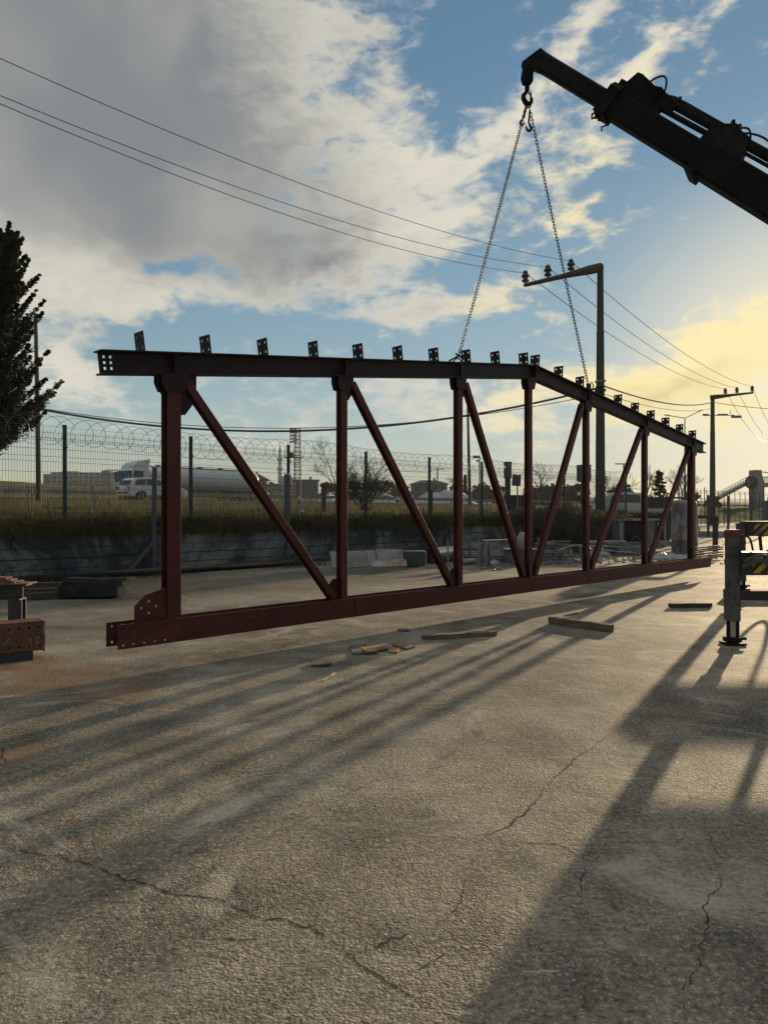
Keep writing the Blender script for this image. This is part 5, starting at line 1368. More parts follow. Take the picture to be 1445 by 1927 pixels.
# heap of steel sections, rails and trestles behind the third and fourth posts
SEC = mat('grey_steel', (0.115, 0.105, 0.098), 0.6, var=0.3, scale=2, bump=0.15, col2=(0.075,0.062,0.055))
SEC2 = mat('pale_steel', (0.25, 0.24, 0.225), 0.55, var=0.25, scale=2, bump=0.12, col2=(0.12,0.10,0.09))
rs = random.Random(77)
def channel(mb, L, w_, h):
    mb.box((0,0,h/2),(L,0.008,h)); mb.box((0,w_/2,0.005),(L,w_,0.010)); mb.box((0,w_/2,h-0.005),(L,w_,0.010))
rows = [(870, 978, 1041, 19.0), (866, 972, 1036, 19.6), (872, 985, 1047, 18.7), (874, 980, 1052, 18.4), (868, 960, 1031, 20.0), (880, 990, 1057, 18.0), (876, 945, 1026, 20.3)]
LBS = ['grey steel channel in the middle of the pile left of the ridge post', 'grey steel channel near the back of the pile left of the ridge post', 'grey steel channel lying below the middle of the pile', 'grey steel channel low in the pile near its front', 'grey steel channel high at the back of the pile', 'grey steel channel lowest at the front of the pile', 'grey steel channel at the top back of the pile left of the ridge post']
for k, (x0, x1, y, Y) in enumerate(rows):
    a, c = at(x0, y, Y), at(x1, y-rs.uniform(-2,4), Y+rs.uniform(-0.2,0.5)); L = (c-a).length; d = c-a
    m = MB(); channel(m, L, 0.16, 0.115 if k else 0.08); m.box((0.05*k-0.1,0.05,0.05),(L*0.8,0.10,0.05)); o = m.build('steel_channel', SEC if k % 2 else SEC2, loc=((a+c)/2)); o.location.z = max(0.0, o.location.z-0.04)
    o.rotation_euler = (0, -math.atan2(d.z, math.hypot(d.x,d.y)), math.atan2(d.y, d.x)); tag(o, LBS[k], 'steel channel', 'steel channels in the pile')
a = at(920, 1026, 19.4); m = MB(); m.box((0,0,0),(0.76,0.35,0.26)); m.box((-0.0,-0.02,0.136),(0.80,0.39,0.012)); o = m.build('sheet_metal_duct', SEC2, loc=(at(938,1026,19.5).x, 19.6, at(938,1026,19.5).z), bevel=0.006); o.rotation_euler=(0,R(-1.5),R(4)); tag(o, 'pale sheet metal duct lying on the pile of channels', 'duct')
for k, (px, y0, y1, Y, lb) in enumerate(((884,1017,1040,18.3,'short upright post at the left of the pile'),(899,1018,1068,17.4,'upright grey post leftmost of the four at the front of the pile'),(906,1024,1066,17.2,'upright grey post second of the four at the front of the pile'),(914,1020,1050,17.5,'upright grey post third of the four at the front of the pile'),(920,1023,1058,17.3,'upright grey post last of the four at the front of the pile'),(843,1015,1060,17.8,'thin upright bar beside the third truss post'),(964,1040,1064,17.5,'short upright grey post near the ridge diagonal'))):
    q = at(px, y1, Y); zz1 = zpx(y0, Y); z0 = 0.0; m = MB(); m.bar((0,0,0),(rs.uniform(-.03,.03),0,zz1), 0.06 if px != 843 else 0.035, 0.06); m.box((0,0,0.008),(0.16,0.16,0.016)); o = m.build('steel_post', SEC2 if k % 2 else SEC, loc=(q.x, Y, 0)); tag(o, lb, 'steel post', 'upright posts at the pile')
m = MB(); a = at(872, 1062, 17.6); c = at(895, 1060, 17.9); a.z = c.z = 0.07; m.tube(a, c, 0.07, 12); o = m.build('pipe', SEC2, smooth=True); tag(o, 'short pale pipe on the ground in front of the steel pile', 'pipe')
for k, (x0,y0,x1,y1,lb) in enumerate(((905,1064,985,1052,'thin bent bar lying in front of the steel pile'),(930,1066,960,1058,'short rod crossing in front of the steel pile'),(915,1052,935,1065,'thin reddish bar leaning out of the pile'))):
    a, c = gnd(x0,y0+8), gnd(x1,y1+8); m = MB(); mid=(a+c)/2+V((0,0,0.05)); m.path([a+V((0,0,0.02)), mid, c+V((0,0,0.04))], 0.016, 6); o = m.build('steel_bar', SEC); tag(o, lb, 'bar')
# second heap right of the ridge post: stacked strips and pipes
LB2 = ['lowest', 'second from the bottom', 'third from the bottom', 'fourth from the bottom', 'fifth from the bottom', 'sixth from the bottom', 'seventh from the bottom', 'topmost']
for k in range(8):
    y = 1056-4.6*k; Y = 19.2+0.18*k; a, c = at(1014+rs.uniform(-6,4), y, Y), at(1062+rs.uniform(-12,12), y-rs.uniform(-2,3), Y+0.2); d = c-a
    m = MB(); m.box((0,0,0),(d.length,0.30,0.028)); m.box((0,-0.14,0.02),(d.length,0.012,0.03)); o = m.build('steel_strip', SEC2 if k in (3,6,7) else SEC, loc=(a+c)/2); o.location.z = max(0.02+0.058*k, 0); o.rotation_euler=(0,-math.atan2(d.z,math.hypot(d.x,d.y)),R(rs.uniform(-6,8))); tag(o, 'grey steel strip %s in the stack right of the ridge post' % LB2[k], 'steel strip', 'steel strips in the stack')
for k, (x0,y0,x1,y1,lb) in enumerate(((1050,1036,1088,1025,'pale bent conduit sticking out of the strip stack'),(1052,1050,1075,1044,'short pale offcut at the right end of the strip stack'),(1046,1058,1072,1056,'dark offcut on the ground right of the strip stack'))):
    a, c = at(x0,y0,19.4), at(x1,y1,19.6); m = MB(); m.path([a,(a+c)/2+V((0,0,0.03)),c], 0.022, 6); o = m.build('offcut', SEC2 if k < 2 else SEC); tag(o, lb, 'offcut')
# draped pale sack by the ridge post
m = MB(); q = at(982, 1022, 18.2); bm = bmesh.new(); bmesh.ops.create_icosphere(bm, subdivisions=3, radius=1)
for v in bm.verts:
    z = v.co.z; v.co *= 1+0.22*mnoise.noise(v.co*2.2); v.co.x = v.co.x*0.5 + (0.25 if z < 0 else -0.05)*abs(z); v.co.y *= 0.5
m.add([v.co*0.27 for v in bm.verts], [[v.index for v in f.verts] for f in bm.faces]); bm.free()
o = m.build('sack', mat('beige_sack', (0.33,0.26,0.19), 0.9, var=0.2, scale=6, bump=0.4, fine=18), loc=q, smooth=True); tag(o, 'pale sack slumped behind the lower end of the third diagonal', 'sack')
m = MB(); q = at(978,1031,18.2); q.z=0; m.box((0,0,q.z+0.17),(0.75,0.5,0.34)); m.box((0,-0.02,0.345),(0.8,0.54,0.02)); o = m.build('crate', SEC, loc=q, bevel=0.01); tag(o, 'dark crate under the pale sack', 'crate')
# open grey bin on the right
b = at(1194, 1022, 27.0); b.z = 0
bn_ = empty('metal_bin', b, R(12), 'open topped grey metal bin with a pale rim behind the last truss panels', 'bin')
W_, D_, H_ = 1.70, 1.0, zpx(978, 27.0)
m = MB()
for (c, d) in (((0.30,-D_/2,H_/2),(0.40,0.03,H_)),((-0.80,-D_/2,H_/2),(0.15,0.03,H_)),((0,-D_/2,0.10),(W_,0.026,0.2)),((0,D_/2,H_/2),(W_,0.03,H_)),((-W_/2,0,H_/2),(0.03,D_,H_)),((W_/2,0,H_/2),(0.03,D_,H_)),((0,0,0.05),(W_,D_,0.03)),((0,0,H_-0.03),(W_,D_,0.02))): m.box(c, d)
m.build('body', mat('bin_grey', (0.17,0.155,0.145), 0.7, var=0.3, scale=2, bump=0.15, col2=(0.11,0.10,0.09)), bn_)
m = MB()
for (c, d) in (((0,-D_/2,H_),(W_+0.14,0.10,0.07)),((0,D_/2,H_),(W_+0.14,0.10,0.07)),((-W_/2,0,H_),(0.10,D_,0.07)),((W_/2,0,H_),(0.10,D_,0.07))): m.box(c, d)
m.build('rim', SEC2, bn_)
for x in (-0.86, 0.12, 0.60, 0.86):
    m = MB(); m.box((x,-D_/2-0.035,H_/2-0.03),(0.09,0.05,H_-0.1)); m.build('rib', SEC2, bn_)
m = MB(); m.path([(-0.45,-D_/2-0.03,0.25),(-0.30,-D_/2-0.03,0.42),(-0.1,-D_/2-0.03,0.25)], 0.025); m.build('handle', SEC, bn_)
# rusty tank
b = at(1287, 1050, 20.3); b.z = 0
tk = empty('rusty_tank', b, 0, 'upright grey and rust streaked tank with rounded shoulders behind the end truss post', 'tank'); HT = zpx(941, 20.3)
m = MB(); m.lathe((0,0,0), [(0.30,0.0),(0.335,0.02),(0.335,HT*0.30),(0.342,HT*0.305),(0.342,HT*0.32),(0.335,HT*0.325),(0.335,HT*0.90),(0.31,HT*0.97),(0.22,HT*1.0)], 28)
m.build('shell', mat('tank_rust', (0.22,0.21,0.205), 0.6, 0.2, var=0.25, scale=1.6, bump=0.2, col2=(0.14,0.075,0.045), stretch=(2.2,2.2,0.7), amount=(0.46,0.6)), tk, smooth=True)
m = MB(); m.lathe((0,0,HT), [(0.09,0),(0.09,0.05),(0.05,0.06)], 14); m.build('cap', DST, tk)
m = MB(); m.lathe((0,0,0), [(0.36,0),(0.36,0.05),(0.33,0.06)], 24); m.build('base_ring', DST, tk)
# dark rack behind the tank
BRF = mat('brown_frame', (0.060,0.038,0.030), 0.75, var=0.3, scale=3, bump=0.15)
b = at(1258, 1008, 27.5); b.z = 0
rk = empty('steel_rack', b, R(-6), 'dark brown steel rack with a solid upper panel behind the tank', 'rack'); z1 = zpx(937, 27.5); z0 = zpx(957, 27.5)
m = MB(); m.box((-0.5,0,(z0+z1)/2),(0.95,0.06,z1-z0)); m.build('panel', BRF, rk)
m = MB(); m.bar((-1.0,0,z1),(1.0,0,z1),0.10,0.07); m.build('top_rail', BRF, rk)
for x in (-0.03, 0.5, 0.95): 
    m = MB(); m.bar((x,0,0),(x,0,z1),0.09,0.09); m.build('upright', BRF, rk)
m = MB(); m.bar((-0.03,0,0.35),(0.95,0,0.45),0.05,0.05); m.bar((-0.03,0,0.75),(0.95,0,0.75),0.05,0.05); m.build('brace', BRF, rk)
# tubular frame to its right
b = at(1335, 1048, 20.6); b.z = 0
fr = empty('tube_frame', b, 0, 'rusty brown tubular frame standing open beside the end of the truss', 'frame'); zt3 = zpx(972, 20.6)
for (x,y) in ((0.11,0),(0.30,0.25),(-0.42,0.0),(-0.3,0.3)):
    m = MB(); m.bar((x,y,0),(x,y,zt3),0.055,0.055); m.build('leg', BRF, fr)
m = MB(); m.bar((-0.45,0,zt3-0.01),(0.13,0,zt3-0.01),0.06,0.09); m.bar((0.11,0,zt3),(0.30,0.25,zt3),0.055,0.055); m.bar((-0.3,0.3,zt3-0.003),(0.32,0.25,zt3-0.003),0.05,0.05); m.build('top_rail', BRF, fr)
m = MB(); m.bar((0.11,0,0.92),(0.38,0.2,0.97),0.035,0.035); m.bar((0.11,0,0.42),(0.33,0.25,0.5),0.035,0.035); m.build('cross_bar', BRF, fr)
# slats stacked right of the tank, sheets and white film in front
LB3 = ['lowest','second from the bottom','third from the bottom','fourth from the bottom','fifth from the bottom','topmost']
for k in range(6):
    q = at(1337+rs.uniform(-3,3), 1046-4.5*k, 19.6); m = MB(); m.bar((-0.34,0,0),(0.38,0.1,0.05+rs.uniform(-.02,.03)),0.12,0.032); o = m.build('slat', SEC if k % 2 else mat('slat_wood', (0.16,0.13,0.10), 0.85, var=0.3), loc=(q.x,q.y+0.04*k,0.03+0.052*k)); o.rotation_euler=(0,0,R(rs.uniform(-9,9))); tag(o, 'weathered slat %s in the pile under the tubular frame' % LB3[k], 'slat', 'slats under the frame')
LB4 = ['lowest','second','third','topmost']
for k in range(4):
    q = at(1186, 1044-3.5*k, 22.0); m = MB(); m.box((0,0,0),(0.72+0.05*k,0.45,0.03))
    for j in range(6): m.box((0,-0.2+0.08*j,0.02),(0.70,0.02,0.014))
    o = m.build('metal_sheet', SEC2, loc=(q.x+rs.uniform(-.03,.03),q.y+0.08*k,0.04+0.055*k)); o.rotation_euler=(0,0,R(rs.uniform(-5,5))); tag(o, 'pale ribbed metal sheet, %s of the stack by the sixth post' % LB4[k], 'metal sheet', 'ribbed sheets by the sixth post')
q = at(1250, 1022, 22.6); m = MB(); m.prism([(-0.34,-0.06),(-0.30,0.09),(0.28,0.02),(0.30,-0.12)], (0,0,0.22), Lx, Lz, Ly, 0.5); o = m.build('tilted_sheet', SEC2, loc=(q.x,q.y,0.10), bevel=0.01); tag(o, 'pale tilted panel lying in front of the tank', 'panel')
# crumpled white film on the ground
def film(px, py, Y, lx, ly, hz_, label, seed, rz=0):
    q = at(px, py, Y); m = MB(); nx, ny = 44, 20
    for j in range(ny+1):
        for i in range(nx+1):
            u, v = i/nx, j/ny; p = V((u*4+seed, v*2.2, 0)); e = min(1, 5*min(u,1-u))*min(1, 4*min(v,1-v))
            h = hz_*e*(0.45+0.9*abs(mnoise.noise(p*0.9)) + 0.45*mnoise.noise(p*2.7))
            m.v.append(V(((u-.5)*lx+0.04*mnoise.noise(p*2), (v-.5)*ly*(0.7+0.4*mnoise.noise(V((u*3+seed,0,0)))), max(0.006, h))))
    m.f = [(j*(nx+1)+i, j*(nx+1)+i+1, (j+1)*(nx+1)+i+1, (j+1)*(nx+1)+i) for j in range(ny) for i in range(nx)]
    o = m.build('plastic_film', BAG, loc=(q.x,q.y,0.004), smooth=True); o.rotation_euler=(0,0,R(rz)); tag(o, label, 'plastic film')
film(1268, 1046, 20.0, 1.15, 0.8, 0.17, 'crumpled white plastic film spread on the ground before the tank', 1, -8)
film(1218, 1047, 20.8, 0.45, 0.35, 0.26, 'small tuft of white film beside the sixth truss post', 6, 30)
film(1120, 1035, 21.5, 0.9, 0.5, 0.16, 'strip of pale film among bars behind the fifth post', 9, 4)
film(930, 1058, 17.9, 0.3, 0.22, 0.08, 'small white scrap of film in the steel pile', 13, 0)
for k, (x0,y0,x1,y1,lb) in enumerate(((1110,1034,1195,1041,'long pale bar lying behind the fifth and sixth posts'),(1140,1024,1180,1026,'dark bar on top of the ribbed sheets'),(1150,1046,1210,1043,'dark pipe in front of the ribbed sheets'),(1100,1018,1112,1037,'pale bar leaning by the fifth truss post'))):
    a, c = at(x0,y0,21.3), at(x1,y1,21.3); a.z=max(a.z,.03); c.z=max(c.z,.03); m = MB(); m.tube(a, c, 0.028, 8); o = m.build('steel_bar', SEC2 if k in (0,3) else SEC); tag(o, lb, 'bar')
PN = ['lowest front', 'lowest middle', 'lowest back', 'upper front', 'upper back', 'topmost']
for k, (dy, dz) in enumerate(((0,0.07),(0.15,0.07),(0.30,0.07),(0.08,0.195),(0.23,0.195),(0.16,0.32))):
    q = at(1128, 1045, 22.3); L = 1.25+0.12*((k*7)%5); m = MB()
    m.path([(-L/2,0,0),(L/2,0.03,0)], 0.068, 12, cap=False); m.path([(L/2,0.03,0),(-L/2,0,0)], 0.060, 12, cap=False)
    o = m.build('steel_pipe', SEC2 if k % 2 else SEC, loc=(q.x+0.07*((k*3)%4), q.y+dy, dz), smooth=True); o.rotation_euler = (0,0,R(-3+k)); tag(o, PN[k]+' pipe of the small stack between the fourth and fifth posts', 'pipe', 'stacked pipes')
for k, (px, y0, lb) in enumerate(((1012,1012,'tall dark post standing at the left end of the strip stack'),(1068,1018,'shorter dark post standing at the right end of the strip stack'),(1040,1016,'grey post standing behind the strip stack'))):
    q = at(px, 1050, 20.6); m = MB(); m.bar((0,0,0),(0.02,0,zpx(y0,20.6)),0.06,0.06); m.box((0,0,0.01),(0.16,0.16,0.02)); o = m.build('steel_post', SEC, loc=(q.x,20.6,0)); tag(o, lb, 'steel post')
rbx = MB(); rr2 = random.Random(99)
for i in range(700):
    q = at(rr2.choice((rr2.uniform(860,985), rr2.uniform(1005,1100), rr2.uniform(1110,1360))), 1040, rr2.uniform(17.6,23.5)); s_ = rr2.uniform(0.015,0.06)
    rbx.box((q.x,q.y,s_*0.3), (s_*rr2.uniform(.6,3),s_,s_*0.6), rr2.uniform(0,3))
tag(rbx.build('rubble', mat('rubble', (0.13,0.11,0.095), 0.9, var=0.4, scale=3)), 'small scrap and rubble strewn round the steel piles', kind='stuff')
# ------------------------------------------------------------------ vehicles on the highway
WHP = mat('white_paint', (0.60,0.59,0.57), 0.3, var=0.05, bump=0)
SILV = mat('silver_paint', (0.40,0.40,0.39), 0.3, 0.3, var=0.06, bump=0)
GLS = mat('dark_glass', (0.02,0.025,0.03), 0.08, spec=0.6, bump=0)
TRIM = mat('black_trim', (0.02,0.02,0.02), 0.6, bump=0)
LAMP = mat('tail_lamp', (0.35,0.02,0.02), 0.3, bump=0)
def car(p, rz, paint, label, z):
    r = empty('parked_car' if paint is SILV else 'car', V((p.x,p.y,z)), rz, label, 'car')
    L = 2.3; Wd = 1.82
    m = MB(); m.prism([(-L,0.42),(-L+0.02,0.75),(-L+0.10,1.02),(-1.2,1.06),(0.9,1.02),(1.9,0.90),(2.22,0.76),(2.3,0.5),(2.25,0.28),(1.85,0.26),(1.78,0.45),(1.6,0.62),(1.36,0.68),(1.12,0.62),(0.95,0.45),(0.88,0.26),(-0.92,0.26),(-1.0,0.45),(-1.16,0.62),(-1.40,0.68),(-1.64,0.62),(-1.82,0.45),(-1.88,0.28),(-2.25,0.30)], (0,0,0), Lx, Lz, Ly, Wd)
    m.build('body', paint, r, bevel=0.045)
    m = MB(); m.prism([(-2.16,0),(-1.95,0.42),(-1.75,0.56),(-0.9,0.62),(-0.1,0.58),(0.35,0.44),(1.05,0.0)], (0,0,1.0), Lx, Lz, Ly, 1.58); m.build('roof', paint, r, bevel=0.07)
    for s_ in (-1,1):
        for pl in ([(-1.85,0.08),(-1.70,0.42),(-1.05,0.50),(-1.02,0.08)],[(-0.96,0.08),(-0.98,0.50),(-0.20,0.48),(-0.14,0.08)],[(-0.08,0.08),(-0.12,0.46),(0.28,0.36),(0.78,0.08)]):
            m = MB(); m.prism(pl, (0,s_*0.795,1.0), Lx, Lz, Ly, 0.012); m.build('window', GLS, r)
        m = MB(); m.box((0.72,s_*0.97,1.06),(0.12,0.16,0.11)); m.build('wing_mirror', paint, r)
        m = MB(); m.box((-2.22,s_*0.72,0.88),(0.16,0.32,0.13)); m.build('tail_light', LAMP, r)
        m = MB(); m.box((2.2,s_*0.66,0.72),(0.16,0.34,0.12)); m.build('headlight', mat('lamp_glass',(0.5,0.5,0.5),0.1,bump=0), r)
        m = MB(); m.box((0,s_*0.912,0.34),(1.7,0.02,0.10)); m.build('sill_trim', TRIM, r)
    m = MB(); m.prism([(-2.17,0.10),(-2.01,0.40),(-1.99,0.40),(-2.14,0.10)], (-0.012,0,1.0), Lx, Lz, Ly, 1.25); m.build('rear_window', GLS, r)
    m = MB(); m.prism([(0.42,0.43),(1.0,0.06),(1.02,0.06),(0.44,0.44)], (0.012,0,1.0), Lx, Lz, Ly, 1.3); m.build('windscreen', GLS, r)
    m = MB(); m.box((-2.29,0,0.55),(0.04,1.5,0.14)); m.build('bumper', TRIM, r)
    for x in (-1.40,1.36):
        for s_ in (-1,1): wheel(r, (x,s_*0.80,0.335), 0.335, 0.22, V((0,1,0)))
    return r
HD = math.atan2(WD.y, WD.x)
cpos = wl(21.5, 33.2); car(cpos, HD, WHP, 'white car driving on the highway just ahead of the first truss post', max(terrain_z(wl(20,30)), terrain_z(wl(20,40)))+0.035)
c2 = at(1196, 960, 39.5); car(c2, R(8), SILV, 'silver car parked on the bank behind the pale thicket', 0.66)
# tanker truck
tp_ = wl(35.6, 49.6); tz0 = max(terrain_z(wl(35.6,45)), terrain_z(wl(35.6,55)))+0.035
tk2 = empty('tanker_truck', V((tp_.x,tp_.y,tz0)), HD+PI, 'white and silver tanker truck on the far carriageway behind the white car', 'tanker truck')
sc_ = 1.0
# local x forward, nose at +7.6, tail at -8
m = MB(); m.prism([(7.55,0.5),(7.6,1.5),(7.25,2.75),(6.95,3.0),(5.35,3.05),(5.3,0.8),(6.0,0.5)], (0,0,0), Lx, Lz, Ly, 2.4); m.build('cab', WHP, tk2, bevel=0.06)
m = MB(); m.prism([(7.0,3.0),(6.55,3.5),(5.25,3.86),(5.15,3.86),(5.3,3.0)], (0,0,0.02), Lx, Lz, Ly, 2.2); m.build('roof_deflector', WHP, tk2, bevel=0.05)
for s_ in (-1,1):
    m = MB(); m.prism([(7.02,1.95),(6.92,2.72),(5.95,2.72),(5.95,1.95)], (0,s_*1.203,0), Lx, Lz, Ly, 0.014); m.build('side_window', GLS, tk2)
    m = MB(); m.box((7.35,s_*1.36,2.35),(0.10,0.22,0.65)); m.build('wing_mirror', TRIM, tk2)
    m = MB(); m.box((5.6,s_*1.21,1.0),(0.5,0.02,0.5)); m.build('step', TRIM, tk2)
m = MB(); m.prism([(7.58,1.72),(7.26,2.72),(7.29,2.73),(7.61,1.72)], (0.01,0,0), Lx, Lz, Ly, 2.15); m.build('windscreen', GLS, tk2)
m = MB(); m.box((7.57,0,0.95),(0.06,1.9,0.7)); m.build('grille', TRIM, tk2)
MX = Matrix(((0,0,1),(1,0,0),(0,1,0)))
m = MB(); prof = [(0.02,-7.9),(0.75,-7.85),(1.1,-7.6),(1.17,-7.3)]+[(1.17+0.006*(k%2),-7.3+0.9*k) for k in range(1,13)]+[(1.17,4.3),(1.1,4.55),(0.7,4.75),(0.02,4.8)]
m.lathe((0,0,2.15), prof, 26, M=MX); m.build('tank', mat('tank_silver',(0.52,0.52,0.50),0.5,0.0,var=0.1,scale=0.6,bump=0), tk2, smooth=True)
m = MB()
for x in (-6,-3.5,-1,1.5,3.8): m.lathe((x,0,3.32),[(0.28,0),(0.28,0.10),(0.1,0.14)],10)
m.box((-1.2,0.35,3.40),(10,0.5,0.03)); m.build('manhole', GALV, tk2)
m = MB(); m.box((-1.5,0,0.95),(13.6,0.9,0.22)); m.box((-1.6,-0.95,0.72),(5.2,0.05,0.55)); m.box((-1.6,0.95,0.72),(5.2,0.05,0.55)); m.build('chassis', mat('chassis_dark',(0.05,0.03,0.025),0.7), tk2)
for x in (6.75,3.5,-4.4,-5.7,-7.0):
    for s_ in (-1,1): wheel(tk2, (x,s_*0.98,0.5), 0.5, 0.32, V((0,1,0)))
# crash barrier along the central strip
GR = empty('guard_rail', wl(-40,42.3), HD, 'long steel crash barrier along the middle of the highway', 'guard rail')
z0 = terrain_z(wl(20,42.3))
m = MB()
for k in range(60):
    x0, x1 = k*4.0, (k+1)*4.0; za, zb_ = terrain_z(wl(-40+x0,42.3)), terrain_z(wl(-40+x1,42.3))
    for dz, hh in ((0.78,0.12),(0.58,0.12)): m.bar((x0,-0.08,za+dz),(x1,-0.08,zb_+dz),0.05,hh)
    m.bar((x0,-0.04,za+0.68),(x1,-0.04,zb_+0.68),0.02,0.14)
m.build('rail', GALV, GR)
for k in range(0,60): 
    m = MB(); x0 = k*4.0+1; za = terrain_z(wl(-40+x0,42.3)); m.box((x0,0.03,za+0.40),(0.10,0.10,0.85)); m.build('rail_post', GALV, GR)
# ------------------------------------------------------------------ buildings and the far side
PLA = mat('pale_plaster', (0.42,0.42,0.41), 0.9, var=0.12, scale=0.3, bump=0)
GRY = mat('grey_plaster', (0.13,0.125,0.118), 0.9, var=0.15, scale=0.3, bump=0)
ROOF = mat('roof_brown', (0.07,0.052,0.043), 0.9, var=0.2, scale=0.6, bump=0)
WIN = mat('dark_window', (0.03,0.033,0.036), 0.3, bump=0)
# hotel block with balconies
Yh = 400; hb_ = at(82, 922, Yh); hb_.z = terrain_z(at(150,922,Yh))-1.0
ho = empty('apartment_block', hb_, R(6), 'long pale four storey apartment block with rows of balconies beyond the highway', 'building')
u_ = Yh/FPX
def hbox(x0,x1,z0,z1,y0,y1,nm,m_=PLA):
    m = MB(); m.box(((x0+x1)/2,(y0+y1)/2,(z0+z1)/2),(x1-x0,y1-y0,z1-z0)); return m.build(nm,m_,ho)
base = 1.25+(963.5-887)*u_-hb_.z
Wt = 134*u_; Hh = base
hbox(0, 14*u_, 0, Hh-5*u_, 0, 10, 'wall', GRY); hbox(14*u_, Wt-28*u_, 0, Hh-1*u_, 1.6, 12, 'wall', PLA); hbox(Wt-27*u_, Wt-15*u_, 0, Hh+2.5*u_, -1, 12, 'stair_tower', GRY); hbox(Wt-14*u_, Wt, 0, Hh, 1.0, 12, 'wall', PLA)
hbox(30*u_, 60*u_, Hh-1*u_, Hh+1*u_, 3, 10, 'roof', ROOF)
for k in range(4):
    z = Hh-(8.2+7.4*k)*u_
    m = MB()
    for j in range(9):
        x = (17+9.8*j)*u_; m.box((x+2.2*u_,1.45,z+3.5*u_),(5.2*u_,0.35,5.0*u_)); m.box((x+6.9*u_,1.45,z+3.5*u_),(2.6*u_,0.35,5.0*u_))
    m.build('window', WIN, ho)
    m = MB(); m.box(((14*u_+Wt-28*u_)/2,0.55,z),(Wt-42*u_,2.0,0.35)); 
    for j in range(10): m.box(((14.6+9.8*j)*u_,0.6,z+3.4*u_),(0.8*u_,1.9,7.0*u_))
    m.box(((14*u_+Wt-28*u_)/2,-0.42,z+0.75),(Wt-42*u_,0.06,0.12)); m.build('balcony', PLA, ho)
    m = MB()
    for j in range(3): m.box((Wt-(12.5-4.3*j)*u_,0.9,z+3.2*u_),(2.2*u_,0.3,3.2*u_))
    m.build('window', WIN, ho)
# red letters on its roof stay as unreadable little uprights
m = MB(); rl = random.Random(6)
for j in range(8):
    x = Wt-(24-3.0*j)*u_; m.box((x,5,Hh+4.0*u_),(0.30,0.2,2.4*u_)); m.box((x+0.30,5,Hh+(3.2+rl.random()*1.6)*u_),(0.55,0.2,0.28)); m.box((x+0.3,5,Hh+5.0*u_),(0.5,0.2,0.25))
m.bar((Wt-25*u_,5.1,Hh+2.7*u_),(Wt-1*u_,5.1,Hh+2.7*u_),0.2,0.2); m.build('roof_sign', mat('sign_red',(0.30,0.05,0.05),0.6,bump=0), ho)
def house(px0, px1, ytop, yeave, Y, label, wallm=GRY, roofm=ROOF, hip=0.3, wins=3, depth=None):
    b = at((px0+px1)/2, 930, Y); b.z = terrain_z(b)-1.0; u = Y/FPX; W = (px1-px0)*u; Dp = depth or W*0.7
    r = empty('house', b, R(3), label, 'house'); ze = zpx(yeave,Y)-b.z; zr = zpx(ytop,Y)-b.z
    m = MB(); m.box((0,0,ze/2),(W*0.9,Dp*0.9,ze)); m.build('wall', wallm, r)
    m = MB(); a, d = W/2, Dp/2; rx = a*(1-2*hip) if hip < .5 else 0.01
    m.add([(-a,-d,ze-.02),(a,-d,ze-.02),(a,d,ze-.02),(-a,d,ze-.02),(-rx,0,zr),(rx,0,zr),(-a,-d,ze+.18),(a,-d,ze+.18),(a,d,ze+.18),(-a,d,ze+.18)],[(3,2,1,0),(0,1,7,6),(1,2,8,7),(2,3,9,8),(3,0,6,9),(6,7,5,4),(7,8,5),(8,9,4,5),(9,6,4)])
    m.build('roof', roofm, r)
    for k in range(wins):
        for zz in ([ze*0.72] if ze < 6 else [ze*0.78, ze*0.5]):
            m = MB(); m.box((-W*0.32+W*0.64*k/max(1,wins-1),-Dp*0.452,zz),(W*0.08,0.06,min(1.3,ze*0.2))); m.build('window', WIN, r)
    m = MB(); m.box((W*0.15,0,zr+0.1),(0.6,0.6,1.2)); m.build('chimney', wallm, r)
    return r
house(438, 508, 892, 904, 210, 'broad hip roofed house beyond the rear of the tanker')
house(552, 602, 902, 905, 205, 'flat topped grey building behind the lattice tower', GRY, GRY, 0.06, 4)
house(771, 842, 904, 912, 230, 'low broad house behind the white mound', GRY, ROOF, 0.3, 4)
house(845, 872, 913, 918, 240, 'small house between the white mound and the cypress', PLA, ROOF, 0.4, 2)
house(1000, 1060, 915, 922, 170, 'low house behind the ridge post and bramble bush', GRY, ROOF, 0.35, 3)
house(380, 425, 903, 912, 240, 'roof just showing behind the tanker barrel', GRY, ROOF, 0.3, 3)
# mosque
Ym = 340; b = at(541, 930, Ym); b.z = terrain_z(b)-1; u = Ym/FPX
mo = empty('mosque', b, 0, 'pale mosque with one dome and a slender minaret in the distance', 'mosque')
zd = zpx(893,Ym)-b.z; zb0 = zpx(915,Ym)-b.z
m = MB(); m.box((0,0,zb0/2),(60*u*0.9,10,zb0)); m.box((0,0,zb0),(40*u,9,3*u)); m.build('wall', GRY, mo)
m = MB(); Rd = 17*u
m.lathe((0,0,zb0), [(Rd*math.cos(t*PI/20), (zd-zb0)*math.sin(t*PI/20)) for t in range(0,10)]+[(0.2,zd-zb0),(0.12,zd-zb0+1.5),(0.02,zd-zb0+2.2)], 20); m.build('dome', mat('dome_lead',(0.22,0.225,0.22),0.6,bump=0), mo, smooth=True)
zm = zpx(836,Ym)-b.z; mx = -(541-527)*u
m = MB(); f = lambda y: zpx(y,Ym)-b.z
m.lathe((mx,0,0), [(1.0,0),(0.9,f(905)),(0.85,f(886)),(1.35,f(884)),(1.35,f(880)),(0.8,f(879)),(0.75,f(868)),(1.25,f(866)),(1.25,f(862)),(0.66,f(861)),(0.62,f(850)),(0.75,f(849.5)),(0.42,f(843)),(0.05,f(834))], 12); m.build('minaret', PLA, mo)
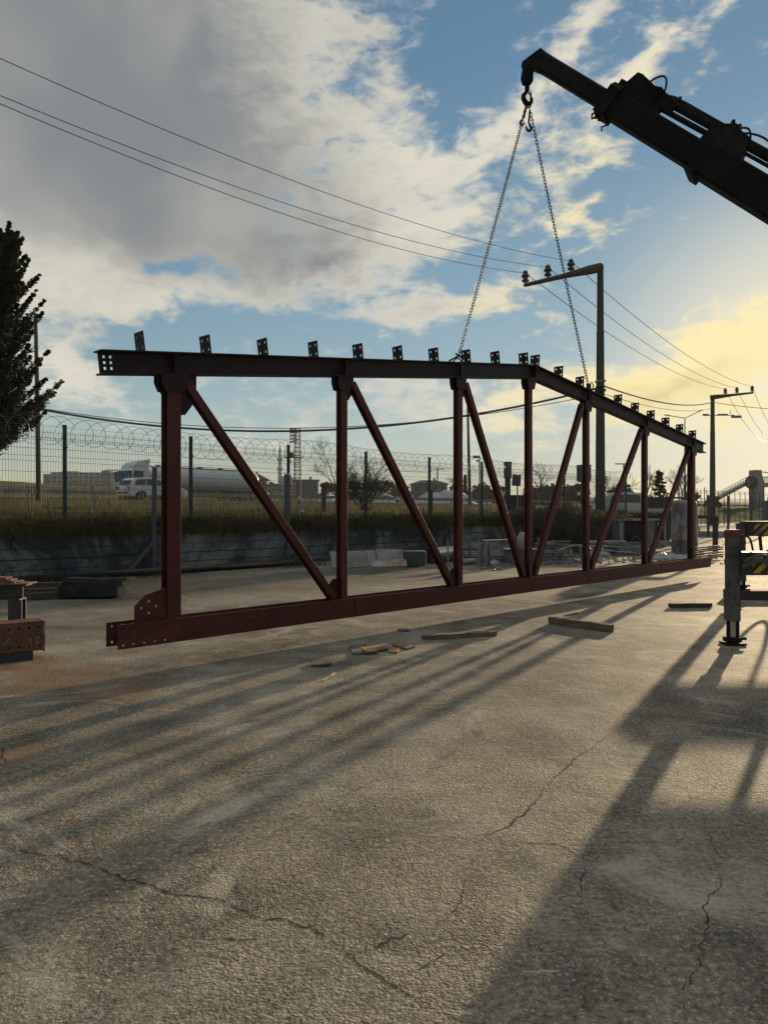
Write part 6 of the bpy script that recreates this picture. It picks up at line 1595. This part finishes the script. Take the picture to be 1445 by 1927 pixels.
# teal writing on a wall
b = at(515, 928, 190); b.z = terrain_z(b)-0.5; ba = empty('banner', b, 0, 'long low pale banner with teal lettering in front of the hip roofed house', 'banner')
z1_ = zpx(911,190)-b.z; z0_ = zpx(927,190)-b.z
m = MB(); m.box((0,0,(z0_+z1_)/2),(3.6,0.12,z1_-z0_)); m.build('board', GRY, ba)
for x in (-1.6,1.6):
    m = MB(); m.box((x,0.12,z1_/2),(0.12,0.1,z1_)); m.build('post', GALV, ba)
m = MB(); hL = 0.95; zt_ = (z0_+z1_)/2-0.1
def stroke(x,z,w_,h): m.box((x,-0.075,zt_+z),(w_,0.03,h))
x = -1.45
stroke(x,0,0.14,hL); stroke(x+0.3,0.4,0.6,0.14); stroke(x+0.55,0,0.14,hL); stroke(x+0.3,0,0.5,0.13); x += 0.95
stroke(x,0.05,0.14,0.7); stroke(x+0.2,0.35,0.4,0.13); x += 0.62
stroke(x,0.0,0.14,0.7); stroke(x+0.4,0.0,0.14,0.7); stroke(x+0.2,0.33,0.4,0.13); stroke(x+0.2,-0.33,0.4,0.13); x += 0.72
stroke(x,0.0,0.14,0.7); stroke(x+0.4,0.0,0.14,0.7); stroke(x+0.2,0.33,0.4,0.13)
m.box((0.25,-0.075,z0_+0.25),(2.8,0.03,0.10)); m.build('lettering', mat('teal_paint',(0.10,0.34,0.34),0.7,bump=0), ba)
# white film covered mounds
def mound(px0, px1, ytop, Y, label, seed):
    u = Y/FPX; W = (px1-px0)*u; b = at((px0+px1)/2, 940, Y); b.z = terrain_z(b)-0.4; H = zpx(ytop,Y)-b.z; m = MB(); nx, ny = 40, 14
    for j in range(ny+1):
        for i in range(nx+1):
            a, c = i/nx*2-1, j/ny*2-1; e = max(0,1-abs(a)**2.2)*max(0,1-c*c); q = V((a*3+seed,c*2,0))
            m.v.append(V((a*W/2, c*5, H*e*(0.82+0.18*mnoise.noise(q)+0.14*mnoise.noise(q*4)))))
    m.f = [(j*(nx+1)+i,j*(nx+1)+i+1,(j+1)*(nx+1)+i+1,(j+1)*(nx+1)+i) for j in range(ny) for i in range(nx)]
    o = m.build('covered_mound', mat('mound_film',(0.40,0.39,0.385),0.7,var=0.15,scale=0.5,bump=0.3,fine=2.0), loc=b, smooth=True); tag(o, label, 'mound')
mound(766, 905, 916, 120, 'long pale film covered mound beyond the highway between the second and third posts', 2)
mound(596, 640, 922, 130, 'small pale film covered mound left of the bare spreading shrub', 5)
mound(648, 762, 921, 135, 'pale film covered mound behind the bare spreading shrub', 8)
# dark container shed behind the box posts
b = at(968, 975, 34); b.z = 0.9; sh = empty('dark_shed', b, R(14), 'small dark brown shed on the bank behind the box on a post', 'shed'); z1_ = zpx(933,34)-b.z
m = MB(); m.box((0,0,z1_/2-0.02),(1.1,0.9,z1_-0.04)); m.build('wall', BRF, sh)
m = MB(); m.box((0,0,z1_),(1.25,1.05,0.05)); m.build('roof', mat('shed_roof',(0.05,0.045,0.04),0.7), sh)
m = MB(); m.box((0.15,-0.455,z1_*0.42),(0.5,0.02,z1_*0.75)); m.build('door', DST, sh)
# footbridge with ring emblem at the far right
Yf = 150; u = Yf/FPX; b = at(1403, 950, Yf); b.z = terrain_z(b)-0.5
fb = empty('footbridge', b, 0, 'far footbridge with a sloping stair, a ring on its tower and a railed deck', 'footbridge')
FBM = mat('bridge_concrete',(0.24,0.20,0.165),0.9,var=0.15,scale=0.4,bump=0)
def L_(px,py): q = at(px,py,Yf)-b; return (q.x, q.z)
def fbp(nm, pts, th, m_=FBM, y=0.0):
    m = MB(); m.prism([L_(*p) for p in pts], (0,y,0), Lx, Lz, Ly, th); return m.build(nm, m_, fb)
fbp('tower', [(1413,885),(1427,885),(1428,893),(1431,903),(1432,912),(1429,922),(1428,948),(1427,960),(1414,960),(1413,930)], 2.2)
fbp('stair', [(1342,941),(1346,938),(1394,912),(1414,902),(1414,907),(1394,917),(1346,942)], 2.0)
fbp('deck', [(1428,909),(1600,906),(1600,915),(1428,917)], 2.0)
m = MB()
for s_ in (-1,1):
    a0, a1 = L_(1344,933), L_(1412,896); m.bar((a0[0],s_,a0[1]),(a1[0],s_,a1[1]),0.10,0.10); m.bar((a0[0],s_,a0[1]-0.5),(a1[0],s_,a1[1]-0.5),0.06,0.06)
    for k in range(15): f = k/14; x,z = a0[0]+(a1[0]-a0[0])*f, a0[1]+(a1[1]-a0[1])*f; m.bar((x,s_,z),(x,s_,z-1.0),0.06,0.06)
    a0, a1 = L_(1430,898), L_(1600,895); m.bar((a0[0],s_,a0[1]),(a1[0],s_,a1[1]),0.12,0.12)
    for k in range(44): f = k/43; x,z = a0[0]+(a1[0]-a0[0])*f, a0[1]+(a1[1]-a0[1])*f; m.bar((x,s_,z),(x,s_,z-1.2),0.07,0.07)
m.build('railing', FBM, fb)
m = MB(); c = L_(1406.5,908.5)
for rr_0, rr_1 in ((0.80,1.22),):
    n = 36; vs = []; 
    for k in range(n):
        t = 2*PI*k/n
        for (r0, y) in ((rr_0,-1.5),(rr_1,-1.5),(rr_1,-1.2),(rr_0,-1.2)): vs.append(V((c[0]+r0*math.cos(t),y,c[1]+r0*math.sin(t))))
    m.add(vs,[(4*k+q,4*k+(q+1)%4,4*((k+1)%n)+(q+1)%4,4*((k+1)%n)+q) for k in range(n) for q in range(4)])
    for k in range(22): t = 2*PI*k/22; m.box((c[0]+1.27*math.cos(t),-1.35,c[1]+1.27*math.sin(t)),(0.12,0.3,0.12),M=Matrix.Rotation(-t,3,'Y'))
    m.box((c[0],-1.35,c[1]-0.28),(1.6,0.2,0.14)); m.box((c[0],-1.35,c[1]-0.25),(0.18,0.2,1.1))
    m.box((c[0]-0.22,-1.35,c[1]+0.55),(0.16,0.2,0.5)); m.box((c[0]+0.1,-1.35,c[1]+0.5),(0.14,0.2,0.6)); m.box((c[0]+0.35,-1.35,c[1]-0.62),(0.16,0.2,0.4))
m.build('ring_emblem', mat('ring_dark',(0.018,0.015,0.013),0.6,bump=0), fb)
m = MB()
for px in (1432,1437,1500,1560): x,z = L_(px,917); m.box((x,0.4,z/2-0.5),(0.35,0.35,z+1))
m.build('deck_column', FBM, fb)
m = MB()
for y_ in (-0.4,0.4):
    a0,a1 = L_(1427,887), L_(1520,903); m.tube((a0[0],y_,a0[1]),(a1[0],y_,a1[1]),0.05,4)
m.build('stay_cable', FBM, fb)
# green hut at the right edge
b = at(1448, 985, 60); b.z = 0; hu = empty('green_hut', b, 0, 'pale green hut at the edge of the view beyond the far outrigger beam', 'hut'); z1_ = zpx(945,60)
m = MB(); m.box((0.25,0,z1_/2),(1.1,1.4,z1_)); m.build('wall', mat('hut_green',(0.10,0.14,0.115),0.7), hu)
m = MB(); m.box((0.25,0,z1_+0.06),(1.3,1.6,0.10)); m.build('roof', GRY, hu)
m = MB(); m.box((0.2,-0.705,z1_*0.45),(0.6,0.02,z1_*0.8)); m.build('door', mat('hut_door',(0.07,0.10,0.08),0.6), hu)
# low retaining step and pale slab beyond the frame
m = MB(); q = at(1330,1003,38); m.box((0,0,0.14),(1.6,0.8,0.28)); o = m.build('concrete_block', mat('pale_concrete',(0.30,0.29,0.27),0.9), loc=(q.x,q.y,0)); tag(o, 'pale concrete block on the ground beyond the tubular frame', 'block')

# ------------------------------------------------------------------ evening air
hz_ = MB(); x0, x1, y0, y1, z0, z1 = -420.0, 420.0, -40.0, 560.0, -1.3, 46.0
hz_.box(((x0+x1)/2,(y0+y1)/2,(z0+z1)/2),(x1-x0,y1-y0,z1-z0))
hm_ = bpy.data.materials.new('evening_air'); hm_.use_nodes = True
ht = NT(hm_.node_tree); ht.n.remove(ht.n['Principled BSDF'])
pv = ht.node('ShaderNodeVolumePrincipled'); pv.inputs['Color'].default_value = (0.92, 0.93, 0.95, 1); pv.inputs['Density'].default_value = 0.00028; pv.inputs['Anisotropy'].default_value = 0.0
ht.link(pv.outputs[0], ht.n['Material Output'].inputs['Volume'])
ho_ = tag(hz_.build('haze', hm_), 'thin warm evening haze filling the air over the yard and highway', kind='stuff')
